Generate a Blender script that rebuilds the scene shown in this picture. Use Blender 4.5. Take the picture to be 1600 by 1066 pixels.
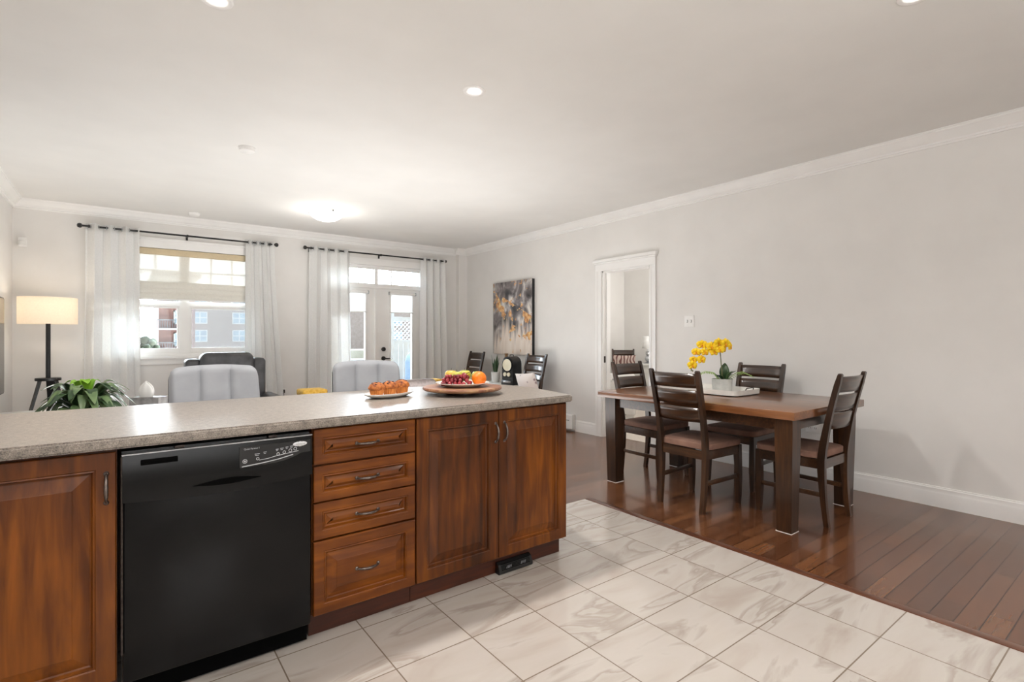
import bpy, bmesh, math, random
from mathutils import Vector, Matrix
random.seed(7)
PI = math.pi
R = math.radians
for o in list(bpy.data.objects):
    bpy.data.objects.remove(o, do_unlink=True)
SC = bpy.context.scene
COL = SC.collection

# ------------------------------------------------------------------ camera, world, sun, exposure
YAW = math.atan2(610, 806)
cam = bpy.data.cameras.new('camera')
cam.sensor_width = 36.0
cam.lens = 806 / 1600 * 36
cam.shift_y = -7 / 1600
cam.clip_start = 0.05
cam.clip_end = 500
camo = bpy.data.objects.new('camera', cam)
camo.location = (0, 0, 1.245)
camo.rotation_euler = (R(90), 0, -YAW)
COL.objects.link(camo)
SC.camera = camo

world = bpy.data.worlds.new('sky')
SC.world = world
world.use_nodes = True
wn = world.node_tree.nodes
wl = world.node_tree.links
wn.clear()
wo = wn.new('ShaderNodeOutputWorld')
wb = wn.new('ShaderNodeBackground')
wtc = wn.new('ShaderNodeTexCoord')
wsep = wn.new('ShaderNodeSeparateXYZ')
wr = wn.new('ShaderNodeValToRGB')
wr.color_ramp.elements[0].position = 0.0
wr.color_ramp.elements[0].color = (0.95, 0.97, 1.0, 1)
wr.color_ramp.elements[1].position = 0.6
wr.color_ramp.elements[1].color = (0.62, 0.80, 1.0, 1)
wl.new(wtc.outputs['Generated'], wsep.inputs[0])
wl.new(wsep.outputs['Z'], wr.inputs[0])
wl.new(wr.outputs[0], wb.inputs['Color'])
# the sky is far brighter on the sun's side than on the side that lights the house fronts facing us
wdot = wn.new('ShaderNodeVectorMath')
wdot.operation = 'DOT_PRODUCT'
wdot.inputs[1].default_value = Vector((0.42, 0.80, 0.42)).normalized()
wl.new(wtc.outputs['Generated'], wdot.inputs[0])
wmr = wn.new('ShaderNodeMapRange')
wmr.interpolation_type = 'SMOOTHSTEP'
wmr.inputs['From Min'].default_value = 0.25
wmr.inputs['From Max'].default_value = 0.95
wmr.inputs['To Min'].default_value = 0.6
wmr.inputs['To Max'].default_value = 30.0
wl.new(wdot.outputs['Value'], wmr.inputs['Value'])
wl.new(wmr.outputs[0], wb.inputs['Strength'])
wl.new(wb.outputs[0], wo.inputs[0])

sun = bpy.data.lights.new('sun', 'SUN')
sun.energy = 6.0
sun.angle = R(0.8)
sun.color = (1.0, 0.95, 0.86)
suno = bpy.data.objects.new('sun', sun)
suno.rotation_euler = Vector((-0.55, -0.80, -0.62)).to_track_quat('-Z', 'Y').to_euler()
suno.location = (8, 14, 8)
COL.objects.link(suno)


def area(name, loc, direction, sx, sy, power, color=(1, 1, 1), portal=False):
    l = bpy.data.lights.new(name, 'AREA')
    l.shape = 'RECTANGLE'
    l.size = sx
    l.size_y = sy
    l.energy = power
    l.color = color
    if portal:
        l.cycles.is_portal = True
    o = bpy.data.objects.new(name, l)
    o.location = loc
    o.rotation_euler = Vector(direction).to_track_quat('-Z', 'Y').to_euler()
    COL.objects.link(o)
    return o


def spot(name, loc, power, color=(1, 0.97, 0.94), ang=150, rad=0.065):
    l = bpy.data.lights.new(name, 'SPOT')
    l.energy = power
    l.color = color
    l.spot_size = R(ang)
    l.spot_blend = 0.6
    l.shadow_soft_size = rad
    o = bpy.data.objects.new(name, l)
    o.location = loc
    COL.objects.link(o)
    return o


area('window_portal', (0.64, 7.76, 1.65), (0, -1, 0), 1.7, 1.4, 1, portal=True)
area('door_portal', (3.18, 7.78, 1.2), (0, -1, 0), 1.6, 2.3, 1, portal=True)
# added soft fill behind the camera; no window is built there
area('kitchen_fill', (0.9, -2.5, 1.65), (0.45, 1, 0.05), 2.6, 1.5, 44, (0.98, 0.99, 1.0))
# added unseen area fills aimed up at the kitchen and living room ceilings
area('bounce_fill', (0.2, -0.7, 1.7), (0.05, 0.1, 1), 0.5, 0.5, 52, (1.0, 0.995, 0.98))
area('bounce_fill', (2.1, 4.55, 0.30), (0.0, 0.0, 1), 2.6, 1.5, 48, (1.0, 0.995, 0.98))
area('bounce_fill', (-0.3, 5.9, 0.30), (0.0, 0.0, 1), 0.9, 0.9, 20, (1.0, 0.995, 0.98))
area('bedroom_fill', (6.9, 3.5, 1.2), (0, 0.5, 1), 1.4, 0.8, 46, (1.0, 0.98, 0.96))  # added unseen fill that brightens the bedroom off its ceiling
for i, p in enumerate([(1.35, -0.9), (-0.4, 0.75), (2.75, -1.2)]):
    spot('kitchen_fill_spot', (p[0], p[1], 2.70), 26)  # extra spots without fixtures, added to brighten the kitchen

SC.view_settings.view_transform = 'Standard'
SC.view_settings.look = 'None'
SC.view_settings.gamma = 1.0
SC.view_settings.use_curve_mapping = False
SC.view_settings.exposure = 0.33
SC.render.engine = 'CYCLES'
SC.cycles.use_denoising = True
try:
    SC.cycles.denoiser = 'OPENIMAGEDENOISE'
except Exception:
    pass
SC.cycles.max_bounces = 10
SC.cycles.diffuse_bounces = 6
SC.cycles.glossy_bounces = 5
SC.cycles.transparent_max_bounces = 16
SC.cycles.sample_clamp_indirect = 6.0
SC.cycles.caustics_reflective = False
SC.cycles.caustics_refractive = False


# ------------------------------------------------------------------ mesh builder
class MB:
    def __init__(self):
        self.v = []
        self.f = []

    def add(self, vs, fs):
        n = len(self.v)
        self.v += [Vector(p) for p in vs]
        self.f += [tuple(i + n for i in q) for q in fs]
        return self

    def addbm(self, bm):
        bm.verts.index_update()
        self.add([v.co.copy() for v in bm.verts], [[v.index for v in f.verts] for f in bm.faces])
        bm.free()
        return self

    def box(self, x0, x1, y0, y1, z0, z1, b=0.0, seg=2):
        bm = bmesh.new()
        bmesh.ops.create_cube(bm, size=1)
        for v in bm.verts:
            v.co = Vector((x0 + (v.co.x + .5) * (x1 - x0), y0 + (v.co.y + .5) * (y1 - y0), z0 + (v.co.z + .5) * (z1 - z0)))
        if b > 0:
            bmesh.ops.bevel(bm, geom=list(bm.edges), offset=b, segments=seg, affect='EDGES', profile=0.5)
        return self.addbm(bm)

    def loft(self, rings, cap=True, closed=True):
        n = len(rings[0])
        vs = [p for r in rings for p in r]
        fs = []
        for i in range(len(rings) - 1):
            for j in range(n if closed else n - 1):
                k = (j + 1) % n
                fs.append((i * n + j, i * n + k, (i + 1) * n + k, (i + 1) * n + j))
        if cap:
            fs.append(tuple(reversed(range(n))))
            fs.append(tuple((len(rings) - 1) * n + j for j in range(n)))
        return self.add(vs, fs)

    def tube(self, pts, r, n=10, cap=True):
        pts = [Vector(p) for p in pts]
        rs = r if isinstance(r, (list, tuple)) else [r] * len(pts)
        rings = []
        up = None
        for i, p in enumerate(pts):
            t = (pts[min(i + 1, len(pts) - 1)] - pts[max(i - 1, 0)]).normalized()
            if up is None:
                up = Vector((0, 0, 1)) if abs(t.z) < 0.9 else Vector((1, 0, 0))
            a = t.cross(up)
            if a.length < 1e-5:
                a = t.orthogonal()
            a.normalize()
            b = a.cross(t).normalized()
            up = b
            rings.append([p + (a * math.cos(2 * PI * j / n) + b * math.sin(2 * PI * j / n)) * rs[i] for j in range(n)])
        return self.loft(rings, cap)

    def lathe(self, prof, n=32, c=(0, 0, 0), sx=1.0, sy=1.0, cap=True):
        rings = [[Vector((c[0] + r * sx * math.cos(2 * PI * j / n), c[1] + r * sy * math.sin(2 * PI * j / n), c[2] + z)) for j in range(n)] for r, z in prof]
        return self.loft(rings, cap)

    def prism(self, poly, a0, a1, axis='z'):
        def P(p, a):
            return {'z': (p[0], p[1], a), 'x': (a, p[0], p[1]), 'y': (p[0], a, p[1])}[axis]
        return self.loft([[P(p, a0) for p in poly], [P(p, a1) for p in poly]])

    def sphere(self, c, r, nu=20, nv=12):
        rr = r if isinstance(r, (tuple, list)) else (r, r, r)
        vs = [(c[0], c[1], c[2] - rr[2])]
        for i in range(1, nv):
            a = -PI / 2 + PI * i / nv
            for j in range(nu):
                b = 2 * PI * j / nu
                vs.append((c[0] + rr[0] * math.cos(a) * math.cos(b), c[1] + rr[1] * math.cos(a) * math.sin(b), c[2] + rr[2] * math.sin(a)))
        vs.append((c[0], c[1], c[2] + rr[2]))
        fs = []
        for j in range(nu):
            k = (j + 1) % nu
            fs.append((0, 1 + k, 1 + j))
            for i in range(nv - 2):
                fs.append((1 + i * nu + j, 1 + i * nu + k, 1 + (i + 1) * nu + k, 1 + (i + 1) * nu + j))
            fs.append((len(vs) - 1, 1 + (nv - 2) * nu + j, 1 + (nv - 2) * nu + k))
        return self.add(vs, fs)

    def surf(self, nu, nv, fn):
        vs = [fn(i / nu, j / nv) for j in range(nv + 1) for i in range(nu + 1)]
        fs = [(j * (nu + 1) + i, j * (nu + 1) + i + 1, (j + 1) * (nu + 1) + i + 1, (j + 1) * (nu + 1) + i) for j in range(nv) for i in range(nu)]
        return self.add(vs, fs)

    def torus(self, c, R0, r, axis='y', n=20, m=8):
        vs = []
        for i in range(n):
            a = 2 * PI * i / n
            for j in range(m):
                b = 2 * PI * j / m
                u, v, w = (R0 + r * math.cos(b)) * math.cos(a), (R0 + r * math.cos(b)) * math.sin(a), r * math.sin(b)
                vs.append({'y': (c[0] + u, c[1] + w, c[2] + v), 'x': (c[0] + w, c[1] + u, c[2] + v), 'z': (c[0] + u, c[1] + v, c[2] + w)}[axis])
        fs = [(i * m + j, ((i + 1) % n) * m + j, ((i + 1) % n) * m + (j + 1) % m, i * m + (j + 1) % m) for i in range(n) for j in range(m)]
        return self.add(vs, fs)

    def bar(self, p0, p1, w, d, b=0.0, ref=(0, 0, 1)):
        p0, p1 = Vector(p0), Vector(p1)
        t = (p1 - p0)
        L = t.length
        t.normalize()
        a = t.cross(Vector(ref))
        if a.length < 1e-4:
            a = t.cross(Vector((0, 1, 0)))
        a.normalize()
        c = a.cross(t)
        m = MB().box(-w / 2, w / 2, -d / 2, d / 2, 0, L, b)
        M = Matrix((a, c, t)).transposed()
        self.add([M @ v + p0 for v in m.v], m.f)
        return self

    def map(self, fn):
        self.v = [Vector(fn(p)) for p in self.v]
        return self

    def xf(self, M):
        self.v = [M @ p for p in self.v]
        return self

    def join(self, o):
        return self.add(o.v, o.f)

    def build(self, name, mat, parent=None, smooth=38, loc=None, rot=None, solid=0.0, kind=None):
        me = bpy.data.meshes.new(name)
        me.from_pydata([tuple(p) for p in self.v], [], self.f)
        bm = bmesh.new()
        bm.from_mesh(me)
        bmesh.ops.recalc_face_normals(bm, faces=bm.faces)
        bm.to_mesh(me)
        bm.free()
        me.materials.append(mat)
        if smooth:
            me.shade_smooth()
            me.set_sharp_from_angle(angle=R(smooth))
        o = bpy.data.objects.new(name, me)
        COL.objects.link(o)
        if parent is not None:
            o.parent = parent
        if loc is not None:
            o.location = loc
        if rot is not None:
            o.rotation_euler = rot
        if solid:
            md = o.modifiers.new('thickness', 'SOLIDIFY')
            md.thickness = solid
            md.offset = 0
        if kind:
            o['kind'] = kind
        return o


def thing(name, label, cat, loc=(0, 0, 0), rotz=0.0, group=None):
    o = bpy.data.objects.new(name, None)
    o.empty_display_size = 0.1
    COL.objects.link(o)
    o.location = loc
    o.rotation_euler = (0, 0, rotz)
    return tag(o, label, cat, group)


def tag(o, label, cat, group=None, kind=None):
    o['label'] = label
    o['category'] = cat
    if group:
        o['group'] = group
    if kind:
        o['kind'] = kind
    return o


def struct(name, mb, mat, parent=None, **k):
    o = mb.build(name, mat, parent, **k)
    if parent is None:
        o['kind'] = 'structure'
    return o


def dup(root, loc, rotz, label, group=None):
    r = root.copy()
    COL.objects.link(r)
    r.location = loc
    r.rotation_euler = (0, 0, rotz)
    r['label'] = label
    if group:
        r['group'] = group
    for ch in list(root.children):
        c = ch.copy()
        COL.objects.link(c)
        c.parent = r
        for g in list(ch.children):
            d = g.copy()
            COL.objects.link(d)
            d.parent = c
    return r


def text_mb(s, size, M):
    cu = bpy.data.curves.new('lettering', 'FONT')
    cu.body = s
    cu.size = size
    cu.align_x = 'CENTER'
    cu.align_y = 'CENTER'
    cu.extrude = size * 0.02
    o = bpy.data.objects.new('lettering', cu)
    COL.objects.link(o)
    dg = bpy.context.evaluated_depsgraph_get()
    me = bpy.data.meshes.new_from_object(o.evaluated_get(dg))
    mb = MB().add([M @ v.co for v in me.vertices], [tuple(p.vertices) for p in me.polygons])
    bpy.data.objects.remove(o, do_unlink=True)
    bpy.data.meshes.remove(me)
    return mb


# ------------------------------------------------------------------ materials
def srgb(r, g, b):
    def f(c):
        c /= 255.0
        return c / 12.92 if c <= 0.04045 else ((c + 0.055) / 1.055) ** 2.4
    return (f(r), f(g), f(b), 1)


def base(name, col=(0.8, 0.8, 0.8, 1), rough=0.5, metal=0.0, coat=0.0, spec=0.5, coat_rough=0.05):
    m = bpy.data.materials.new(name)
    m.use_nodes = True
    b = m.node_tree.nodes['Principled BSDF']
    b.inputs['Base Color'].default_value = col
    b.inputs['Roughness'].default_value = rough
    b.inputs['Metallic'].default_value = metal
    b.inputs['Coat Weight'].default_value = coat
    b.inputs['Coat Roughness'].default_value = coat_rough
    b.inputs['Specular IOR Level'].default_value = spec
    return m


def nn(m, t, **kw):
    n = m.node_tree.nodes.new(t)
    for k, v in kw.items():
        setattr(n, k, v)
    return n


def lk(m, a, b):
    m.node_tree.links.new(a, b)


def coords(m, scale=(1, 1, 1), loc=(0, 0, 0), rot=(0, 0, 0)):
    tc = nn(m, 'ShaderNodeTexCoord')
    mp = nn(m, 'ShaderNodeMapping')
    mp.inputs['Scale'].default_value = scale
    mp.inputs['Location'].default_value = loc
    mp.inputs['Rotation'].default_value = rot
    lk(m, tc.outputs['Object'], mp.inputs['Vector'])
    return mp.outputs['Vector']


def ramp(m, fac, stops):
    r = nn(m, 'ShaderNodeValToRGB')
    e = r.color_ramp.elements
    while len(e) < len(stops):
        e.new(0.5)
    for x, (p, c) in zip(e, stops):
        x.position = p
        x.color = c
    lk(m, fac, r.inputs[0])
    return r.outputs[0]


def bsdf(m):
    return m.node_tree.nodes['Principled BSDF']


def noisy(name, c1, c2, scale=20.0, rough=0.5, stretch=(1, 1, 1), bump=0.0, detail=4.0, lo=0.35, hi=0.65, **k):
    m = base(name, c1, rough, **k)
    v = coords(m, stretch)
    n = nn(m, 'ShaderNodeTexNoise')
    n.inputs['Scale'].default_value = scale
    n.inputs['Detail'].default_value = detail
    lk(m, v, n.inputs['Vector'])
    lk(m, ramp(m, n.outputs['Fac'], [(lo, c1), (hi, c2)]), bsdf(m).inputs['Base Color'])
    if bump:
        b = nn(m, 'ShaderNodeBump')
        b.inputs['Strength'].default_value = bump
        b.inputs['Distance'].default_value = 0.01
        lk(m, n.outputs['Fac'], b.inputs['Height'])
        lk(m, b.outputs[0], bsdf(m).inputs['Normal'])
    return m


def wood(name, dark, mid, light, stretch=(12, 12, 1.2), scale=4.0, rough=0.35, coat=0.5, blotch=2.2, coat_rough=0.12):
    m = base(name, mid, rough, coat=coat, coat_rough=coat_rough)
    v = coords(m, stretch)
    n = nn(m, 'ShaderNodeTexNoise')
    n.inputs['Scale'].default_value = scale
    n.inputs['Detail'].default_value = 6
    n.inputs['Distortion'].default_value = 0.6
    lk(m, v, n.inputs['Vector'])
    v2 = coords(m, (1, 1, 0.6))
    n2 = nn(m, 'ShaderNodeTexNoise')
    n2.inputs['Scale'].default_value = blotch
    n2.inputs['Detail'].default_value = 3
    lk(m, v2, n2.inputs['Vector'])
    mx = nn(m, 'ShaderNodeMath', operation='ADD')
    lk(m, n.outputs['Fac'], mx.inputs[0])
    lk(m, n2.outputs['Fac'], mx.inputs[1])
    hf = nn(m, 'ShaderNodeMath', operation='MULTIPLY')
    hf.inputs[1].default_value = 0.5
    lk(m, mx.outputs[0], hf.inputs[0])
    lk(m, ramp(m, hf.outputs[0], [(0.33, dark), (0.5, mid), (0.68, light)]), bsdf(m).inputs['Base Color'])
    return m


M = {}
M['wall'] = noisy('wall_paint', srgb(234, 232, 229), srgb(230, 228, 225), 3.0, 0.75)
M['ceiling'] = noisy('ceiling_paint', srgb(234, 233, 230), srgb(230, 229, 226), 2.0, 0.9)
M['trim'] = noisy('trim_white', srgb(244, 243, 241), srgb(240, 239, 237), 4.0, 0.38)
M['white_plastic'] = noisy('white_plastic', srgb(246, 245, 243), srgb(242, 241, 239), 30, 0.35)
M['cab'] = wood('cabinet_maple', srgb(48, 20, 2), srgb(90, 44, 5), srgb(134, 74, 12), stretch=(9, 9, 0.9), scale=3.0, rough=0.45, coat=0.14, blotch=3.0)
M['cab_h'] = wood('cabinet_maple_drawer', srgb(60, 26, 2), srgb(104, 52, 6), srgb(146, 82, 15), stretch=(0.9, 9, 9), scale=3.0, rough=0.45, coat=0.14, blotch=3.0)
for k_ in ('cab', 'cab_h'):
    bsdf(M[k_]).inputs['Specular IOR Level'].default_value = 0.3
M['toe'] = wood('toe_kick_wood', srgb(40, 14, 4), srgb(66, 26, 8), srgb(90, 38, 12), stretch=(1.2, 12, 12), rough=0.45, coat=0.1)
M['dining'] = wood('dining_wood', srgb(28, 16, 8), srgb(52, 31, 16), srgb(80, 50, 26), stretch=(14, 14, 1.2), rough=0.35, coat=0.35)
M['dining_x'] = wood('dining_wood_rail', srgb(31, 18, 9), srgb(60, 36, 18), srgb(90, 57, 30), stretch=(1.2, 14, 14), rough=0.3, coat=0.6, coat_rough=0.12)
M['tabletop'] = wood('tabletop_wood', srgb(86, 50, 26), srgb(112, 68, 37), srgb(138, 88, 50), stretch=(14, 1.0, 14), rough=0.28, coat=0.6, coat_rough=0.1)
M['metal_dark'] = noisy('dark_bronze', srgb(52, 46, 44), srgb(78, 70, 66), 60, 0.32, metal=0.9)
M['pewter'] = noisy('pewter', srgb(96, 86, 82), srgb(132, 122, 116), 60, 0.3, metal=0.9)
M['black'] = noisy('black_gloss', srgb(10, 10, 11), srgb(14, 14, 15), 8, 0.2, spec=0.24)
M['black_deep'] = noisy('black_recess', srgb(4, 4, 4), srgb(7, 7, 7), 8, 0.8, spec=0.05)
M['black_satin'] = noisy('black_satin', srgb(18, 18, 19), srgb(27, 27, 28), 20, 0.4)
M['steel'] = noisy('steel', srgb(170, 172, 175), srgb(195, 197, 200), 30, 0.28, metal=0.9)
M['silver'] = noisy('silver_badge', srgb(220, 221, 224), srgb(235, 236, 238), 30, 0.3, metal=0.2)
M['print'] = noisy('white_print', srgb(190, 192, 196), srgb(200, 202, 206), 30, 0.5)
M['rod'] = noisy('black_rod', srgb(16, 15, 15), srgb(24, 23, 23), 30, 0.35)
M['microfiber'] = noisy('brown_microfiber', srgb(122, 90, 76), srgb(144, 110, 94), 9, 0.85, bump=0.08)
M['stool'] = noisy('light_grey_velvet', srgb(146, 148, 152), srgb(158, 160, 164), 6, 0.8)
M['leather'] = noisy('charcoal_leather', srgb(52, 52, 54), srgb(68, 68, 70), 14, 0.38, bump=0.05)
M['mustard'] = noisy('mustard_fabric', srgb(206, 158, 52), srgb(228, 184, 84), 40, 0.8, bump=0.1)
M['mauve'] = noisy('mauve_grey_fabric', srgb(142, 132, 130), srgb(160, 150, 147), 30, 0.85)
M['china'] = noisy('white_china', srgb(236, 234, 230), srgb(230, 228, 224), 10, 0.15, coat=0.5)
M['tray'] = noisy('white_tray', srgb(233, 231, 226), srgb(225, 222, 217), 14, 0.35)
M['concrete'] = noisy('grey_pot', srgb(176, 176, 172), srgb(194, 194, 190), 18, 0.7, bump=0.05)
M['leaf'] = noisy('green_leaf', srgb(66, 96, 54), srgb(128, 150, 104), 9, 0.35)
M['leaf_dark'] = noisy('dark_leaf', srgb(30, 56, 30), srgb(56, 84, 46), 12, 0.35)
M['leaf_sunlit'] = noisy('sunlit_leaf', srgb(120, 175, 40), srgb(150, 200, 60), 12, 0.45)  # lighter copy of the leaf green, sunlight put into the colour
M['fern'] = noisy('fern_leaf', srgb(128, 160, 78), srgb(150, 180, 96), 20, 0.5)
M['stem'] = noisy('stem', srgb(94, 100, 62), srgb(112, 116, 74), 20, 0.6)
M['bark'] = noisy('bark', srgb(70, 56, 46), srgb(96, 80, 66), 20, 0.8)
M['soil'] = noisy('soil', srgb(46, 36, 28), srgb(70, 56, 42), 40, 0.95)
M['petal'] = noisy('yellow_petal', srgb(246, 202, 12), srgb(252, 218, 36), 18, 0.55)
M['lip'] = noisy('orange_lip', srgb(222, 140, 22), srgb(240, 176, 30), 60, 0.5)
M['muffin'] = noisy('muffin_crumb', srgb(124, 58, 16), srgb(190, 112, 46), 70, 0.7, bump=0.5)
M['muffin_cup'] = noisy('muffin_base', srgb(172, 96, 32), srgb(196, 122, 50), 20, 0.7, stretch=(6, 6, 1))
M['choc'] = noisy('chocolate', srgb(62, 28, 16), srgb(86, 40, 22), 40, 0.5)
M['orange'] = noisy('orange_peel', srgb(228, 108, 4), srgb(238, 128, 8), 120, 0.4, bump=0.12)
M['apple'] = noisy('apple_skin', srgb(158, 164, 52), srgb(196, 176, 62), 22, 0.3, lo=0.3, hi=0.7, coat=0.3)
M['apple_red'] = noisy('blush_apple_skin', srgb(200, 172, 52), srgb(190, 104, 44), 18, 0.3, lo=0.4, hi=0.72, coat=0.3)
M['grape'] = noisy('grape_skin', srgb(92, 16, 28), srgb(160, 52, 58), 22, 0.25, lo=0.3, hi=0.7)
M['board'] = wood('board_wood', srgb(112, 62, 46), srgb(146, 98, 74), srgb(196, 158, 112), stretch=(1.0, 14, 14), rough=0.4, coat=0.2)
M['board_base'] = wood('board_base_wood', srgb(40, 18, 14), srgb(58, 28, 20), srgb(76, 40, 28), rough=0.4, coat=0.2)
M['gold_wood'] = noisy('deck_wood', srgb(170, 128, 66), srgb(196, 152, 86), 5, 0.7, stretch=(1, 8, 1))
M['cover'] = noisy('blue_cover', srgb(62, 92, 122), srgb(80, 110, 138), 5, 0.7)
M['vinyl'] = noisy('white_vinyl', srgb(204, 210, 216), srgb(194, 200, 207), 4, 0.5)
M['ground'] = noisy('pale_ground', srgb(190, 186, 178), srgb(206, 204, 198), 0.6, 0.9)
M['brick_far'] = noisy('far_brick', srgb(150, 132, 122), srgb(164, 146, 136), 2.0, 0.9)
M['brick_red'] = noisy('far_red_brick', srgb(128, 92, 84), srgb(146, 108, 98), 2.0, 0.9)
M['brick_dark'] = noisy('dark_brick', srgb(78, 56, 48), srgb(96, 70, 60), 6.0, 0.9)
M['far_win'] = noisy('far_pane', srgb(150, 165, 178), srgb(176, 188, 198), 0.6, 0.2)
M['far_trim'] = noisy('far_trim', srgb(216, 214, 210), srgb(206, 204, 200), 1, 0.7)
M['far_roof'] = noisy('far_roof', srgb(120, 120, 122), srgb(140, 140, 142), 1, 0.8)
M['tree'] = noisy('tree_leaf', srgb(80, 84, 66), srgb(110, 112, 90), 1.2, 0.95)
M['stone'] = noisy('stone', srgb(170, 160, 140), srgb(196, 188, 168), 2, 0.9)
M['carpet'] = noisy('carpet', srgb(200, 190, 180), srgb(212, 203, 194), 90, 0.95, bump=0.2)
M['tissue'] = noisy('tissue', srgb(240, 240, 238), srgb(234, 234, 232), 12, 0.9)
M['marble_grey'] = noisy('grey_marble_box', srgb(120, 118, 118), srgb(162, 160, 160), 16, 0.5)
M['dial'] = noisy('cream_dial', srgb(226, 218, 190), srgb(236, 229, 204), 10, 0.4)
M['vase'] = noisy('brown_vase', srgb(104, 76, 44), srgb(140, 106, 66), 14, 0.4)
M['console'] = noisy('pale_console', srgb(214, 214, 210), srgb(222, 222, 218), 8, 0.4)
M['tv'] = noisy('dark_screen', srgb(12, 12, 13), srgb(16, 16, 17), 2, 0.12)
M['gold_line'] = noisy('brass', srgb(180, 140, 70), srgb(200, 160, 86), 40, 0.35, metal=0.8)


def emis(name, col, strength):
    m = base(name, col, 0.5)
    bsdf(m).inputs['Emission Color'].default_value = col
    bsdf(m).inputs['Emission Strength'].default_value = strength
    return m


M['bulb'] = emis('lit_bulb', (1, 0.97, 0.92, 1), 9.0)
M['bowl'] = emis('lit_frosted_bowl', (1, 0.97, 0.93, 1), 1.6)


def fabric_through(name, col, trans=0.45, clear=0.0, scale=60.0, rough=0.9):
    m = bpy.data.materials.new(name)
    m.use_nodes = True
    t = m.node_tree
    t.nodes.clear()
    out = nn(m, 'ShaderNodeOutputMaterial')
    d = nn(m, 'ShaderNodeBsdfDiffuse')
    tr = nn(m, 'ShaderNodeBsdfTranslucent')
    mx = nn(m, 'ShaderNodeMixShader')
    mx.inputs[0].default_value = trans
    v = coords(m, (1, 1, 1))
    n = nn(m, 'ShaderNodeTexNoise')
    n.inputs['Scale'].default_value = scale
    lk(m, v, n.inputs['Vector'])
    c2 = tuple(x * 0.95 for x in col[:3]) + (1,)
    cr = ramp(m, n.outputs['Fac'], [(0.3, c2), (0.7, col)])
    lk(m, cr, d.inputs['Color'])
    lk(m, cr, tr.inputs['Color'])
    lk(m, d.outputs[0], mx.inputs[1])
    lk(m, tr.outputs[0], mx.inputs[2])
    last = mx.outputs[0]
    if clear:
        tp = nn(m, 'ShaderNodeBsdfTransparent')
        mx2 = nn(m, 'ShaderNodeMixShader')
        mx2.inputs[0].default_value = clear
        lk(m, last, mx2.inputs[1])
        lk(m, tp.outputs[0], mx2.inputs[2])
        last = mx2.outputs[0]
    lk(m, last, out.inputs['Surface'])
    return m


M['curtain'] = fabric_through('white_curtain', srgb(249, 249, 248), 0.24)
M['shade'] = fabric_through('cream_shade', srgb(234, 231, 222), 0.045, 0.01)
M['valance'] = fabric_through('tan_valance', srgb(230, 214, 182), 0.22)
M['blind'] = fabric_through('white_blind', srgb(240, 238, 235), 0.2)
M['lampshade'] = fabric_through('cream_lampshade', srgb(240, 228, 210), 0.55)
M['screen'] = fabric_through('grey_insect_screen', srgb(150, 148, 146), 0.2, 0.72)


def glass(name, tint=(1, 1, 1, 1), refl=0.06):
    m = bpy.data.materials.new(name)
    m.use_nodes = True
    m.node_tree.nodes.clear()
    out = nn(m, 'ShaderNodeOutputMaterial')
    tp = nn(m, 'ShaderNodeBsdfTransparent')
    tp.inputs['Color'].default_value = tint
    gl = nn(m, 'ShaderNodeBsdfGlossy')
    gl.inputs['Roughness'].default_value = 0.03
    fr = nn(m, 'ShaderNodeFresnel')
    fr.inputs['IOR'].default_value = 1.35
    mx = nn(m, 'ShaderNodeMixShader')
    lk(m, fr.outputs[0], mx.inputs[0])
    lk(m, tp.outputs[0], mx.inputs[1])
    lk(m, gl.outputs[0], mx.inputs[2])
    lk(m, mx.outputs[0], out.inputs['Surface'])
    return m


M['glass'] = glass('window_glass', (0.96, 0.98, 0.98, 1))


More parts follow.
